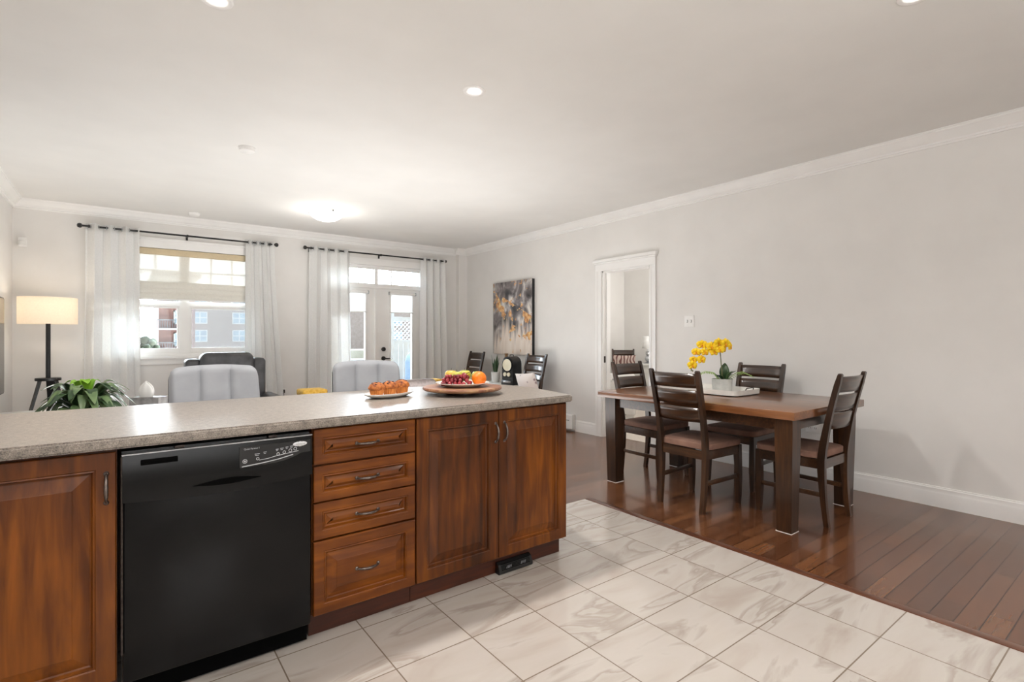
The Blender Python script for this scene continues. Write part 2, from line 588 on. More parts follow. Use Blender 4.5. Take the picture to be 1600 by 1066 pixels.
# floor tile: 0.335 m cream marble squares, grout lines through the measured grid
def tile_material():
    m = base('marble_tile', srgb(214, 205, 194), 0.2, coat=0.25, coat_rough=0.1)
    v = coords(m, (1, 1, 1), loc=(-2.156 + 0.335 * 20 + 0.001, -2.128 + 0.337 * 20 + 0.001, 0))
    br = nn(m, 'ShaderNodeTexBrick', offset=0.0, squash=1.0)
    br.inputs['Scale'].default_value = 1.0
    br.inputs['Brick Width'].default_value = 0.335
    br.inputs['Row Height'].default_value = 0.337
    br.inputs['Mortar Size'].default_value = 0.0026
    br.inputs['Mortar Smooth'].default_value = 0.1
    br.inputs['Color1'].default_value = (0, 0, 0, 1)
    br.inputs['Color2'].default_value = (1, 1, 1, 1)
    lk(m, v, br.inputs['Vector'])
    # per tile offset of the veins
    sc = nn(m, 'ShaderNodeVectorMath', operation='SCALE')
    lk(m, br.outputs['Color'], sc.inputs[0])
    sc.inputs['Scale'].default_value = 37.0
    ad = nn(m, 'ShaderNodeVectorMath', operation='ADD')
    lk(m, v, ad.inputs[0])
    lk(m, sc.outputs[0], ad.inputs[1])
    mp = nn(m, 'ShaderNodeMapping')
    mp.inputs['Rotation'].default_value = (0, 0, R(28))
    mp.inputs['Scale'].default_value = (1.0, 3.2, 1.0)
    lk(m, ad.outputs[0], mp.inputs['Vector'])
    n = nn(m, 'ShaderNodeTexNoise')
    n.inputs['Scale'].default_value = 1.5
    n.inputs['Detail'].default_value = 5
    n.inputs['Distortion'].default_value = 1.0
    lk(m, mp.outputs[0], n.inputs['Vector'])
    c = ramp(m, n.outputs['Fac'], [(0.28, srgb(176, 164, 154)), (0.42, srgb(188, 179, 170)), (0.52, srgb(191, 183, 175)), (0.585, srgb(168, 157, 147)), (0.61, srgb(188, 180, 172)), (0.75, srgb(178, 168, 158))])
    mx = nn(m, 'ShaderNodeMix', data_type='RGBA')
    lk(m, br.outputs['Fac'], mx.inputs['Factor'])
    lk(m, c, mx.inputs['A'])
    mx.inputs['B'].default_value = srgb(126, 112, 98)
    lk(m, mx.outputs['Result'], bsdf(m).inputs['Base Color'])
    bp = nn(m, 'ShaderNodeBump', invert=True)
    bp.inputs['Strength'].default_value = 0.4
    bp.inputs['Distance'].default_value = 0.003
    lk(m, br.outputs['Fac'], bp.inputs['Height'])
    lk(m, bp.outputs[0], bsdf(m).inputs['Normal'])
    return m


def plank_material(name, c1, c2, c3, width=0.085, length=0.9, along='x', gap=srgb(30, 12, 6)):
    m = base(name, c1, 0.24, coat=0.42, coat_rough=0.09, spec=0.42)
    v = coords(m, (1, 1, 1), loc=(20.3, 20.02, 0), rot=(0, 0, 0 if along == 'x' else R(90)))
    br = nn(m, 'ShaderNodeTexBrick', offset=0.37, offset_frequency=2, squash=1.0)
    br.inputs['Scale'].default_value = 1.0
    br.inputs['Brick Width'].default_value = length
    br.inputs['Row Height'].default_value = width
    br.inputs['Mortar Size'].default_value = 0.0026
    br.inputs['Mortar Smooth'].default_value = 0.2
    br.inputs['Color1'].default_value = (0, 0, 0, 1)
    br.inputs['Color2'].default_value = (1, 1, 1, 1)
    lk(m, v, br.inputs['Vector'])
    sc = nn(m, 'ShaderNodeVectorMath', operation='SCALE')
    lk(m, br.outputs['Color'], sc.inputs[0])
    sc.inputs['Scale'].default_value = 31.0
    ad = nn(m, 'ShaderNodeVectorMath', operation='ADD')
    lk(m, v, ad.inputs[0])
    lk(m, sc.outputs[0], ad.inputs[1])
    mp = nn(m, 'ShaderNodeMapping')
    mp.inputs['Scale'].default_value = (2.2, 26, 1)
    lk(m, ad.outputs[0], mp.inputs['Vector'])
    n = nn(m, 'ShaderNodeTexNoise')
    n.inputs['Scale'].default_value = 1.6
    n.inputs['Detail'].default_value = 3
    n.inputs['Distortion'].default_value = 0.15
    lk(m, mp.outputs[0], n.inputs['Vector'])
    sep = nn(m, 'ShaderNodeSeparateColor')
    lk(m, br.outputs['Color'], sep.inputs[0])
    a = nn(m, 'ShaderNodeMath', operation='MULTIPLY_ADD')
    a.inputs[1].default_value = 0.40
    a.inputs[2].default_value = 0.08
    lk(m, sep.outputs[0], a.inputs[0])
    b = nn(m, 'ShaderNodeMath', operation='MULTIPLY_ADD')
    b.inputs[1].default_value = 0.42
    lk(m, n.outputs['Fac'], b.inputs[0])
    lk(m, a.outputs[0], b.inputs[2])
    c = ramp(m, b.outputs[0], [(0.25, c1), (0.5, c2), (0.75, c3)])
    mx = nn(m, 'ShaderNodeMix', data_type='RGBA')
    lk(m, br.outputs['Fac'], mx.inputs['Factor'])
    lk(m, c, mx.inputs['A'])
    mx.inputs['B'].default_value = gap
    lk(m, mx.outputs['Result'], bsdf(m).inputs['Base Color'])
    bp = nn(m, 'ShaderNodeBump', invert=True)
    bp.inputs['Strength'].default_value = 0.3
    bp.inputs['Distance'].default_value = 0.002
    lk(m, br.outputs['Fac'], bp.inputs['Height'])
    lk(m, bp.outputs[0], bsdf(m).inputs['Normal'])
    return m


M['tile'] = tile_material()
M['planks'] = plank_material('hardwood', srgb(80, 46, 26), srgb(99, 60, 36), srgb(118, 76, 47))
M['strip'] = wood('threshold_wood', srgb(76, 42, 26), srgb(94, 54, 34), srgb(108, 66, 42), stretch=(12, 1.2, 12), rough=0.3, coat=0.4)
M['deck'] = plank_material('deck_boards', srgb(112, 88, 52), srgb(130, 104, 64), srgb(148, 120, 78), 0.14, 3.0, gap=srgb(70, 54, 34))
bsdf(M['deck']).inputs['Coat Weight'].default_value = 0
bsdf(M['deck']).inputs['Roughness'].default_value = 0.7


def counter_material():
    m = base('speckled_laminate', srgb(150, 136, 122), 0.34, coat=0.35, coat_rough=0.3, spec=0.6)
    v = coords(m)
    n = nn(m, 'ShaderNodeTexNoise')
    n.inputs['Scale'].default_value = 48
    n.inputs['Detail'].default_value = 6
    n.inputs['Roughness'].default_value = 0.7
    lk(m, v, n.inputs['Vector'])
    n2 = nn(m, 'ShaderNodeTexNoise')
    n2.inputs['Scale'].default_value = 260
    n2.inputs['Detail'].default_value = 3
    lk(m, v, n2.inputs['Vector'])
    a = nn(m, 'ShaderNodeMath', operation='ADD')
    lk(m, n.outputs['Fac'], a.inputs[0])
    lk(m, n2.outputs['Fac'], a.inputs[1])
    h = nn(m, 'ShaderNodeMath', operation='MULTIPLY')
    h.inputs[1].default_value = 0.5
    lk(m, a.outputs[0], h.inputs[0])
    lk(m, ramp(m, h.outputs[0], [(0.36, srgb(70, 65, 60)), (0.45, srgb(118, 109, 101)), (0.53, srgb(140, 130, 120)), (0.63, srgb(168, 157, 146))]), bsdf(m).inputs['Base Color'])
    return m


M['counter'] = counter_material()


def painting_material():
    m = base('abstract_canvas', srgb(200, 190, 180), 0.45)
    # local x across (0..0.95), z up (0..1.1)
    tc = nn(m, 'ShaderNodeTexCoord')
    sep = nn(m, 'ShaderNodeSeparateXYZ')
    lk(m, tc.outputs['Object'], sep.inputs[0])

    def noise(scale, stretch, detail=5, dist=0.0, loc=(0, 0, 0)):
        v = coords(m, stretch, loc)
        n = nn(m, 'ShaderNodeTexNoise')
        n.inputs['Scale'].default_value = scale
        n.inputs['Detail'].default_value = detail
        n.inputs['Distortion'].default_value = dist
        lk(m, v, n.inputs['Vector'])
        return n.outputs['Fac']
    streak = noise(3.0, (5, 5, 0.5))
    cloud = noise(4.6, (1, 1, 0.75), 8, 0.5)
    # how far the dark reaches down: z + streaks
    a = nn(m, 'ShaderNodeMath', operation='MULTIPLY_ADD')
    a.inputs[1].default_value = 0.95
    lk(m, streak, a.inputs[0])
    lk(m, sep.outputs['Z'], a.inputs[2])
    lowmask = ramp(m, a.outputs[0], [(0.72, (0, 0, 0, 1)), (0.98, (1, 1, 1, 1))])
    darkcol = ramp(m, cloud, [(0.36, srgb(40, 36, 36)), (0.45, srgb(88, 82, 82)), (0.52, srgb(128, 120, 120)), (0.57, srgb(172, 166, 164)), (0.64, srgb(226, 220, 212))])
    lowcol = ramp(m, streak, [(0.35, srgb(226, 210, 196)), (0.6, srgb(238, 226, 214)), (0.75, srgb(168, 154, 150))])
    mx = nn(m, 'ShaderNodeMix', data_type='RGBA')
    lk(m, lowmask, mx.inputs['Factor'])
    lk(m, lowcol, mx.inputs['A'])
    lk(m, darkcol, mx.inputs['B'])
    # gold flecks gathered in a diagonal band
    g = noise(9.0, (1, 1, 0.9), 9, 0.6, (3, 1, 2))
    bandn = nn(m, 'ShaderNodeMath', operation='MULTIPLY_ADD')
    bandn.inputs[1].default_value = 0.45
    lk(m, sep.outputs['X'], bandn.inputs[0])
    lk(m, sep.outputs['Z'], bandn.inputs[2])
    band = ramp(m, bandn.outputs[0], [(0.50, (0, 0, 0, 1)), (0.74, (0.13, 0.13, 0.13, 1)), (1.02, (0.13, 0.13, 0.13, 1)), (1.25, (0, 0, 0, 1))])
    gs = nn(m, 'ShaderNodeMath', operation='ADD')
    lk(m, g, gs.inputs[0])
    lk(m, band, gs.inputs[1])
    gm = ramp(m, gs.outputs[0], [(0.635, (0, 0, 0, 1)), (0.66, (1, 1, 1, 1))])
    gc = ramp(m, noise(18, (1, 1, 1)), [(0.35, srgb(176, 120, 66)), (0.55, srgb(224, 172, 116)), (0.7, srgb(238, 220, 150))])
    mx2 = nn(m, 'ShaderNodeMix', data_type='RGBA')
    lk(m, gm, mx2.inputs['Factor'])
    lk(m, mx.outputs['Result'], mx2.inputs['A'])
    lk(m, gc, mx2.inputs['B'])
    lk(m, mx2.outputs['Result'], bsdf(m).inputs['Base Color'])
    return m


M['painting'] = painting_material()


def pattern_material(name, c1, c2, scale, kind='wave', thr=0.5, rough=0.85):
    m = base(name, c1, rough)
    v = coords(m)
    if kind == 'wave':
        n = nn(m, 'ShaderNodeTexWave')
        n.inputs['Scale'].default_value = scale
        n.inputs['Distortion'].default_value = 7
        n.inputs['Detail'].default_value = 1
        n.inputs['Detail Scale'].default_value = 1.2
    else:
        n = nn(m, 'ShaderNodeTexVoronoi')
        n.inputs['Scale'].default_value = scale
    lk(m, v, n.inputs['Vector'])
    o = n.outputs['Fac'] if kind == 'wave' else n.outputs['Distance']
    lk(m, ramp(m, o, [(thr - 0.05, c1), (thr + 0.05, c2)]), bsdf(m).inputs['Base Color'])
    return m


M['pillow_ogee'] = pattern_material('ogee_fabric', srgb(120, 82, 78), srgb(204, 186, 176), 5, thr=0.4)
M['pillow_floral'] = pattern_material('floral_fabric', srgb(150, 130, 132), srgb(222, 212, 206), 9, 'v', thr=0.16)
M['armchair_white'] = pattern_material('white_scroll_fabric', srgb(150, 148, 146), srgb(216, 214, 211), 9, 'v', thr=0.14)

# ------------------------------------------------------------------ the room
XL, XR, YB, H = -0.94, 4.763, 7.68, 2.74
YK, XK, YS = -2.6, -2.6, 4.6
T = 0.13


def bx(*a, **k):
    return MB().box(*a, **k)


struct('floor', bx(XK - T, XR + T, YK - T, YB + 0.16, -0.12, 0.0), M['planks'])
struct('floor_tile', MB().box(XK, 2.815, YK, 2.80, 0.0005, 0.007), M['tile'])
struct('trim_1', bx(2.815, 2.868, YK, 2.80, 0.0, 0.011, b=0.003), M['strip'])
struct('ceiling', bx(XK - T, XR + T, YK - T, YB + 0.16, H, H + 0.12), M['ceiling'])
# walls
DY0, DY1, DH = 3.705, 4.435, 2.055
w = bx(XR, XR + T, YK - T, DY0, 0, H)
w.box(XR, XR + T, DY1, YB + 0.16, 0, H)
w.box(XR, XR + T, DY0, DY1, DH, H)
struct('wall_right', w, M['wall'])
WX0, WX1, WZ0, WZ1 = -0.22, 1.48, 1.0, 2.33
EX0, EX1, EZ1 = 2.38, 3.98, 2.36
w = bx(XL - T, WX0, YB, YB + 0.16, 0, H)
w.box(WX0, WX1, YB, YB + 0.16, 0, WZ0)
w.box(WX0, WX1, YB, YB + 0.16, WZ1, H)
w.box(WX1, EX0, YB, YB + 0.16, 0, H)
w.box(EX0, EX1, YB, YB + 0.16, EZ1, H)
w.box(EX1, XR + T, YB, YB + 0.16, 0, H)
struct('wall_back', w, M['wall'])
w = bx(XL - T, XL, YS + T, YB, 0, H)
struct('wall_left', w, M['wall'])
w = bx(XK - T, XL, YS, YS + T, 0, H)
w.box(XK - T, XK, YK - T, YS, 0, H)
struct('wall_kitchen_left', w, M['wall'])
struct('wall_kitchen_back', bx(XK, XR, YK - T, YK, 0, H), M['wall'])
struct('wall_back_chase', bx(4.60, XR, YB - 0.10, YB, 0, H), M['wall'])


# unseen dark brick skin added outside to cut wall bounce onto the fence
w = bx(XL - T, WX0, YB + 0.162, YB + 0.19, -0.05, H)
w.box(WX0, WX1, YB + 0.162, YB + 0.19, -0.05, WZ0)
w.box(WX0, WX1, YB + 0.162, YB + 0.19, WZ1, H)
w.box(WX1, EX0, YB + 0.162, YB + 0.19, -0.05, H)
w.box(EX0, EX1, YB + 0.162, YB + 0.19, EZ1, H)
w.box(EX1, XR + T, YB + 0.162, YB + 0.19, -0.05, H)
struct('wall_back_bounce_cut', w, M['brick_dark'])


# mouldings: profile (out, up) swept along a wall
def crown(name, p0, p1, out):
    prof = [(0, 0), (0.012, 0), (0.014, 0.012), (0.022, 0.016), (0.024, 0.028), (0.034, 0.034), (0.050, 0.052), (0.066, 0.078), (0.078, 0.086), (0.080, 0.096), (0.088, 0.098), (0.090, 0.104), (0, 0.104)]
    p0, p1, out = Vector(p0), Vector(p1), Vector(out)
    rings = [[p + out * a + Vector((0, 0, H - 0.104 + b)) for a, b in prof] for p in (p0, p1)]
    return struct(name, MB().loft(rings), M['trim'], smooth=25)


crown('trim_2', (XR, YK, 0), (XR, YB - 0.10, 0), (-1, 0, 0))
crown('trim_3', (XL, YB, 0), (4.60, YB, 0), (0, -1, 0))
crown('trim_4', (XL, YS, 0), (XL, YB, 0), (1, 0, 0))
crown('trim_5', (4.52, YB - 0.10, 0), (XR, YB - 0.10, 0), (0, -1, 0))


def basebd(name, p0, p1, out, h=0.148):
    prof = [(0, 0), (0.018, 0), (0.018, h - 0.05), (0.016, h - 0.042), (0.013, h - 0.03), (0.013, h - 0.014), (0.008, h - 0.008), (0.007, h), (0, h)]
    p0, p1, out = Vector(p0), Vector(p1), Vector(out)
    rings = [[p + out * a + Vector((0, 0, b)) for a, b in prof] for p in (p0, p1)]
    return struct(name, MB().loft(rings), M['trim'], smooth=25)


basebd('baseboard_right', (XR, YK, 0), (XR, DY0 - 0.085, 0), (-1, 0, 0))
basebd('baseboard_right_far', (XR, DY1 + 0.095, 0), (XR, YB - 0.10, 0), (-1, 0, 0))
basebd('baseboard_back', (XL, YB, 0), (EX0 - 0.09, YB, 0), (0, -1, 0))
basebd('baseboard_left', (XL, YS, 0), (XL, YB, 0), (1, 0, 0))


# doorway casing on the right wall
def casing(y0, y1, n):
    mb = MB()
    prof = [(0, 0), (0.014, 0), (0.018, 0.012), (0.018, 0.02), (0.013, 0.026), (0.013, 0.058), (0.018, 0.064), (0.022, 0.078), (0.022, abs(y1 - y0)), (0, abs(y1 - y0))]
    sg = 1 if y1 > y0 else -1
    mb.loft([[(XR - a, y0 + sg * b, z) for a, b in prof] for z in (0.0, DH)])
    return mb


dw = casing(DY1, DY1 + 0.095, 0)
struct('trim_6', dw, M['trim'], smooth=25)
struct('trim_7', casing(DY0, DY0 - 0.085, 0), M['trim'], smooth=25)
hd = bx(XR - 0.022, XR, DY0 - 0.085, DY1 + 0.095, DH, DH + 0.095)
hd.box(XR - 0.036, XR, DY0 - 0.098, DY1 + 0.108, DH + 0.085, DH + 0.105, b=0.004)
hd.box(XR - 0.052, XR, DY0 - 0.112, DY1 + 0.122, DH + 0.105, DH + 0.142, b=0.008)
struct('trim_8', hd, M['trim'], smooth=30)
jm = bx(XR, XR + T, DY1 - 0.018, DY1, 0, DH)
jm.box(XR, XR + T, DY0, DY0 + 0.018, 0, DH)
jm.box(XR, XR + T, DY0, DY1, DH - 0.018, DH)
jm.box(XR + 0.05, XR + 0.085, DY1 - 0.03, DY1 - 0.018, 0, DH)
dj = struct('trim_9', jm, M['trim'])
struct('strike_plate', bx(XR + 0.012, XR + 0.04, DY1 - 0.0195, DY1 - 0.018, 0.92, 1.0), M['metal_dark'], parent=dj)

# bedroom beyond
BX0, BX1, BY0, BY1 = XR + T, 8.0, 3.0, 6.86
struct('floor_bedroom', bx(BX0, BX1 + T, BY0 - T, BY1 + T, -0.12, 0.004), M['carpet'])
struct('ceiling_bedroom', bx(BX0, BX1 + T, BY0 - T, BY1 + T, H, H + 0.1), M['ceiling'])
struct('wall_bedroom_far', bx(BX1, BX1 + T, BY0 - T, BY1 + T, 0, H), M['wall'])
w = bx(BX0, BX1, BY1, BY1 + T, 0, H)
struct('wall_bedroom_back', w, M['wall'])
struct('wall_bedroom_front', bx(BX0, BX1, BY0 - T, BY0, 0, H), M['wall'])

# ------------------------------------------------------------------ window
win = bx(WX0, WX1, YB + 0.06, YB + 0.12, WZ0, WZ0 + 0.06)
win.box(WX0, WX1, YB + 0.06, YB + 0.12, WZ1 - 0.05, WZ1)
win.box(WX0, WX0 + 0.06, YB + 0.06, YB + 0.12, WZ0, WZ1)
win.box(WX1 - 0.06, WX1, YB + 0.06, YB + 0.12, WZ0, WZ1)
win.box(0.584, 0.69, YB + 0.05, YB + 0.12, WZ0, WZ1)
win.box(WX0, 0.584, YB + 0.053, YB + 0.12, 1.63, 1.69)
win.box(0.69, WX1, YB + 0.053, YB + 0.12, 1.63, 1.69)
win.box(WX0, WX1, YB + 0.005, YB + 0.06, WZ0 - 0.001, WZ0 + 0.03)
wo_ = struct('window_1', win, M['trim'])
for x0, x1 in ((WX0 + 0.06, 0.584), (0.69, WX1 - 0.06)):
    f = MB()
    for a in (WX0, ):
        pass
    f.box(x0 - 0.002, x1 + 0.002, YB + 0.067, YB + 0.10, WZ0 + 0.055, WZ0 + 0.10)
    f.box(x0 - 0.002, x1 + 0.002, YB + 0.067, YB + 0.10, 1.60, 1.635)
    f.box(x0 - 0.002, x0 + 0.025, YB + 0.065, YB + 0.101, WZ0 + 0.056, 1.634)
    f.box(x1 - 0.025, x1 + 0.002, YB + 0.065, YB + 0.101, WZ0 + 0.056, 1.634)
    s_ = struct('window_sash', f, M['trim'], parent=wo_)
    m_ = MB()
    n3 = 3
    for k in (1, 2):
        xx = x0 + (x1 - x0) * k / 3
        m_.box(xx - 0.009, xx + 0.009, YB + 0.08, YB + 0.10, 1.69, WZ1 - 0.05)
    m_.box(x0, x1, YB + 0.08, YB + 0.10, 2.06, 2.078)
    struct('window_muntin', m_, M['trim'], parent=wo_)
    g_ = MB().box(x0 + 0.025, x1 - 0.025, YB + 0.086, YB + 0.09, WZ0 + 0.10, 1.60)
    struct('window_pane', g_, M['glass'], parent=wo_)
    g_ = MB().box(x0, x1, YB + 0.102, YB + 0.106, 1.69, WZ1 - 0.05)
    struct('transom_pane', g_, M['glass'], parent=wo_)
struct('insect_screen', MB().box(0.70, WX1 - 0.07, YB + 0.108, YB + 0.11, WZ0 + 0.07, 1.62), M['screen'], parent=wo_)
sill = bx(WX0 - 0.13, WX1 + 0.13, YB - 0.045, YB + 0.06, 0.967, 0.998, b=0.006)
sill.box(WX0 - 0.1, WX1 + 0.1, YB - 0.018, YB, 0.90, 0.967, b=0.003)
struct('window_sill', sill, M['trim'], parent=wo_)
cs = bx(WX0 - 0.09, WX0, YB - 0.016, YB + 0.06, 0.998, WZ1)
cs.box(WX1, WX1 + 0.09, YB - 0.016, YB + 0.06, 0.998, WZ1)
cs.box(WX0 - 0.09, WX1 + 0.09, YB - 0.018, YB + 0.06, WZ1, WZ1 + 0.095)
cs.box(WX0 - 0.105, WX1 + 0.105, YB - 0.032, YB, WZ1 + 0.095, WZ1 + 0.125, b=0.006)
struct('window_casing', cs, M['trim'], parent=wo_)
# roman shade
sh = thing('roman_shade', 'cream sheer roman shade pulled halfway down in the left window', 'window shade', (0.63, YB - 0.005, 1.70))
MB().box(-0.84, 0.84, -0.012, 0.022, 0.55, 0.625, b=0.006).build('valance', M['valance'], sh)
MB().surf(10, 10, lambda u, v: (-0.83 + 1.66 * u, 0.02, 0.20 + 0.36 * v)).build('sheer_panel', M['shade'], sh)
for k in range(3):
    zc = 0.02 + 0.062 * k
    MB().surf(4, 10, lambda u, v: (-0.83 + 1.66 * u, 0.005 + 0.016 * math.cos(2 * PI * v), zc + 0.048 * math.sin(2 * PI * v) + 0.03)).build('fold', M['shade'], sh)
MB().box(-0.83, 0.83, -0.004, 0.010, -0.005, 0.012, b=0.003).build('bottom_bar', M['white_plastic'], sh)

# ------------------------------------------------------------------ french door with transom
d = bx(EX0, EX0 + 0.05, YB + 0.03, YB + 0.13, 0, EZ1)
d.box(EX1 - 0.05, EX1, YB + 0.03, YB + 0.13, 0, EZ1)
d.box(EX0, EX1, YB + 0.03, YB + 0.13, EZ1 - 0.045, EZ1)
d.box(EX0, EX1, YB + 0.03, YB + 0.13, 2.0, 2.055)
d.box(3.155, 3.205, YB + 0.035, YB + 0.12, 2.03, EZ1)
d.box(EX0, EX1, YB + 0.02, YB + 0.14, 0.0, 0.025)
door = struct('door_1', d, M['trim'])
cs = bx(EX0 - 0.09, EX0 + 0.01, YB - 0.016, YB + 0.04, 0, EZ1)
cs.box(EX1 - 0.01, EX1 + 0.09, YB - 0.016, YB + 0.04, 0, EZ1)
cs.box(EX0 - 0.09, EX1 + 0.09, YB - 0.018, YB + 0.04, EZ1 - 0.01, EZ1 + 0.09)
struct('door_casing', cs, M['trim'], parent=door)
for x0, x1 in ((EX0 + 0.05, 3.155), (3.205, EX1 - 0.05)):
    m_ = MB()
    for k in (1, 2):
        xx = x0 + (x1 - x0) * k / 3
        m_.box(xx - 0.008, xx + 0.008, YB + 0.07, YB + 0.09, 2.055, EZ1 - 0.045)
    m_.box(x0, x1, YB + 0.06, YB + 0.09, 2.055, 2.075)
    m_.box(x0, x1, YB + 0.06, YB + 0.09, EZ1 - 0.065, EZ1 - 0.045)
    struct('transom_muntin', m_, M['trim'], parent=door)
    struct('transom_pane', MB().box(x0, x1, YB + 0.078, YB + 0.082, 2.055, EZ1 - 0.045), M['glass'], parent=door)
LEAFS = [(EX0 + 0.052, 3.176, 2.53, 3.0), (3.184, EX1 - 0.052, 3.425, 3.79)]
for i, (x0, x1, g0, g1) in enumerate(LEAFS):
    m_ = bx(x0, g0, YB + 0.05, YB + 0.095, 0.03, 1.998)
    m_.box(g1, x1, YB + 0.05, YB + 0.095, 0.03, 1.998)
    m_.box(g0, g1, YB + 0.05, YB + 0.095, 1.93, 1.998)
    m_.box(g0, g1, YB + 0.05, YB + 0.095, 0.03, 0.26)
    for a0, a1, b0, b1 in ((g0 - 0.025, g0, 0.235, 1.955), (g1, g1 + 0.025, 0.235, 1.955), (g0, g1, 1.93, 1.955), (g0, g1, 0.235, 0.26)):
        m_.box(a0, a1, YB + 0.038, YB + 0.05, b0, b1, b=0.003)
    if i == 0:
        m_.box(3.150, 3.192, YB + 0.036, YB + 0.05, 0.03, 1.998, b=0.004)
    lf = struct('door_leaf', m_, M['trim'], parent=door)
    struct('door_pane', MB().box(g0, g1, YB + 0.07, YB + 0.074, 0.26, 1.93), M['glass'], parent=lf)
    if i == 1:
        k_ = MB().tube([(3.297, YB + 0.05, 1.045), (3.297, YB + 0.02, 1.045)], 0.032, 20)
        k_.box(3.292, 3.302, YB + 0.004, YB + 0.02, 1.03, 1.06)
        struct('deadbolt', k_, M['rod'], parent=lf)
        k_ = MB().tube([(3.297, YB + 0.05, 0.90), (3.297, YB + 0.03, 0.90)], 0.033, 20)
        k_.tube([(3.297, YB + 0.03, 0.90), (3.297, YB - 0.005, 0.90), (3.33, YB - 0.012, 0.898), (3.42, YB - 0.01, 0.893)], [0.011, 0.011, 0.010, 0.007], 10)
        struct('lever_handle', k_, M['rod'], parent=lf)
for i, (x0, x1, g0, g1) in enumerate(LEAFS):
    lab = ['white roller blind half down on the door leaf without handle', 'white roller blind half down on the door leaf with black lever'][i]
    b0, b1 = (2.50, 3.03) if i == 0 else (3.39, 3.83)
    t_ = thing('roller_blind', lab, 'blind', ((b0 + b1) / 2, YB + 0.03, 1.63), group='roller blinds on the door')
    hw = (b1 - b0) / 2
    MB().tube([(-hw, -0.02, 0.30), (hw, -0.02, 0.30)], 0.02, 14).build('roller', M['white_plastic'], t_)
    MB().box(-hw - 0.012, -hw, -0.042, 0.008, 0.275, 0.325, b=0.002).build('bracket', M['steel'], t_)
    MB().box(hw, hw + 0.012, -0.042, 0.008, 0.275, 0.325, b=0.002).build('bracket', M['steel'], t_)
    MB().surf(4, 8, lambda u, v: (-hw + 0.01 + (2 * hw - 0.02) * u, -0.002, 0.30 * v)).build('blind_sheet', M['blind'], t_)
    MB().box(-hw + 0.01, hw - 0.01, -0.008, 0.002, -0.012, 0.006, b=0.002).build('bottom_bar', M['white_plastic'], t_)

# ------------------------------------------------------------------ curtains and rods
YR = YB - 0.10


def rod(x0, x1, z, label):
    t_ = thing('curtain_rod', label, 'curtain rod', ((x0 + x1) / 2, YR, z), group='black curtain rods on the back wall')
    hw = (x1 - x0) / 2
    MB().tube([(-hw, 0, 0), (hw, 0, 0)], 0.011, 12).build('pole', M['rod'], t_)
    for s in (-1, 1):
        MB().tube([(s * hw, 0, 0), (s * (hw + 0.012), 0, 0), (s * (hw + 0.014), 0, 0), (s * (hw + 0.03), 0, 0), (s * (hw + 0.05), 0, 0), (s * (hw + 0.058), 0, 0)], [0.012, 0.012, 0.022, 0.028, 0.022, 0.006], 16).build('finial', M['rod'], t_)
    for x in (-hw + 0.05, 0.0, hw - 0.05):
        mb = MB().box(x - 0.006, x + 0.006, -0.006, 0.10, -0.012, -0.004)
        mb.box(x - 0.012, x + 0.012, 0.09, 0.099, -0.045, 0.02)
        mb.tube([(x - 0.008, 0, 0), (x + 0.008, 0, 0)], 0.017, 12)
        mb.build('bracket', M['rod'], t_)


rod(-0.345, 1.66, 2.50, 'long black curtain rod with ring grommets over the window')
rod(2.10, 4.30, 2.505, 'long black curtain rod with round finials over the glass door')


def curtain(x0, x1, bx0, bx1, waves, label, ph=0.0):
    t_ = thing('curtain', label, 'curtain', ((x0 + x1) / 2, YR, 0.0), group='white grommet curtains')
    cx = (x0 + x1) / 2
    top = 2.535

    def fn(u, v):
        z = 0.015 + (top - 0.015) * v
        k = (1 - v) ** 1.3
        xa = x0 + (bx0 - x0) * k
        xb = x1 + (bx1 - x1) * k
        amp = 0.035 + 0.015 * (1 - v)
        w_ = 2 * PI * waves * u + ph + 0.35 * math.sin(3 * v + 5 * u) * (1 - v)
        x = xa + (xb - xa) * u + 0.008 * math.sin(2 * w_)
        return (x - cx, amp * math.sin(w_) + 0.004 * math.sin(9 * u + 4 * v), z)
    MB().surf(int(waves * 16), 24, fn).build('panel', M['curtain'], t_, solid=0.002, smooth=80)
    for k in range(int(2 * waves)):
        u = (k * PI - ph) / (2 * PI * waves)
        if not 0.01 < u < 0.99:
            continue
        x = x0 + (x1 - x0) * u - cx
        MB().torus((x, 0, 2.50), 0.021, 0.004, 'x', 16, 6).build('grommet', M['steel'], t_)


curtain(-0.335, 0.16, -0.36, 0.18, 3.5, 'bright sunlit white curtain beside the floor lamp', 0.6)
curtain(1.308, 1.645, 1.30, 1.80, 3.5, 'white curtain flaring at its foot behind the dark recliner', 1.0)
curtain(2.12, 2.70, 2.10, 2.74, 4.0, 'white curtain half covering the glass door leaf without handle', 0.4)
curtain(3.88, 4.31, 3.88, 4.36, 3.5, 'white curtain nearest the corner and the abstract painting', 1.2)

# ------------------------------------------------------------------ ceiling fittings


def pot(x, y, label, power=90):
    t_ = thing('recessed_light', label, 'ceiling light', (x, y, H), group='recessed ceiling lights')
    MB().lathe([(0.044, 0.0), (0.047, -0.004), (0.060, -0.007), (0.066, -0.005), (0.068, 0.0)], 40, cap=False).build('trim_ring', M['white_plastic'], t_)
    MB().lathe([(0.046, -0.004), (0.040, -0.001), (0.034, 0.0)], 32, cap=False).build('baffle', M['trim'], t_)
    MB().lathe([(0.0001, -0.0075), (0.02, -0.007), (0.034, -0.002), (0.036, -0.0005)], 32).build('bulb', M['bulb'], t_)
    spot('downlight', (x, y, H - 0.03), power)


pot(0.335, 2.615, 'lit recessed light cut by the photo top above the black dishwasher')
pot(1.711, 2.641, 'lit recessed light whole in view mid ceiling', 85)
pot(2.77, 0.735, 'lit recessed light barely showing at the photo top right of centre', 26)


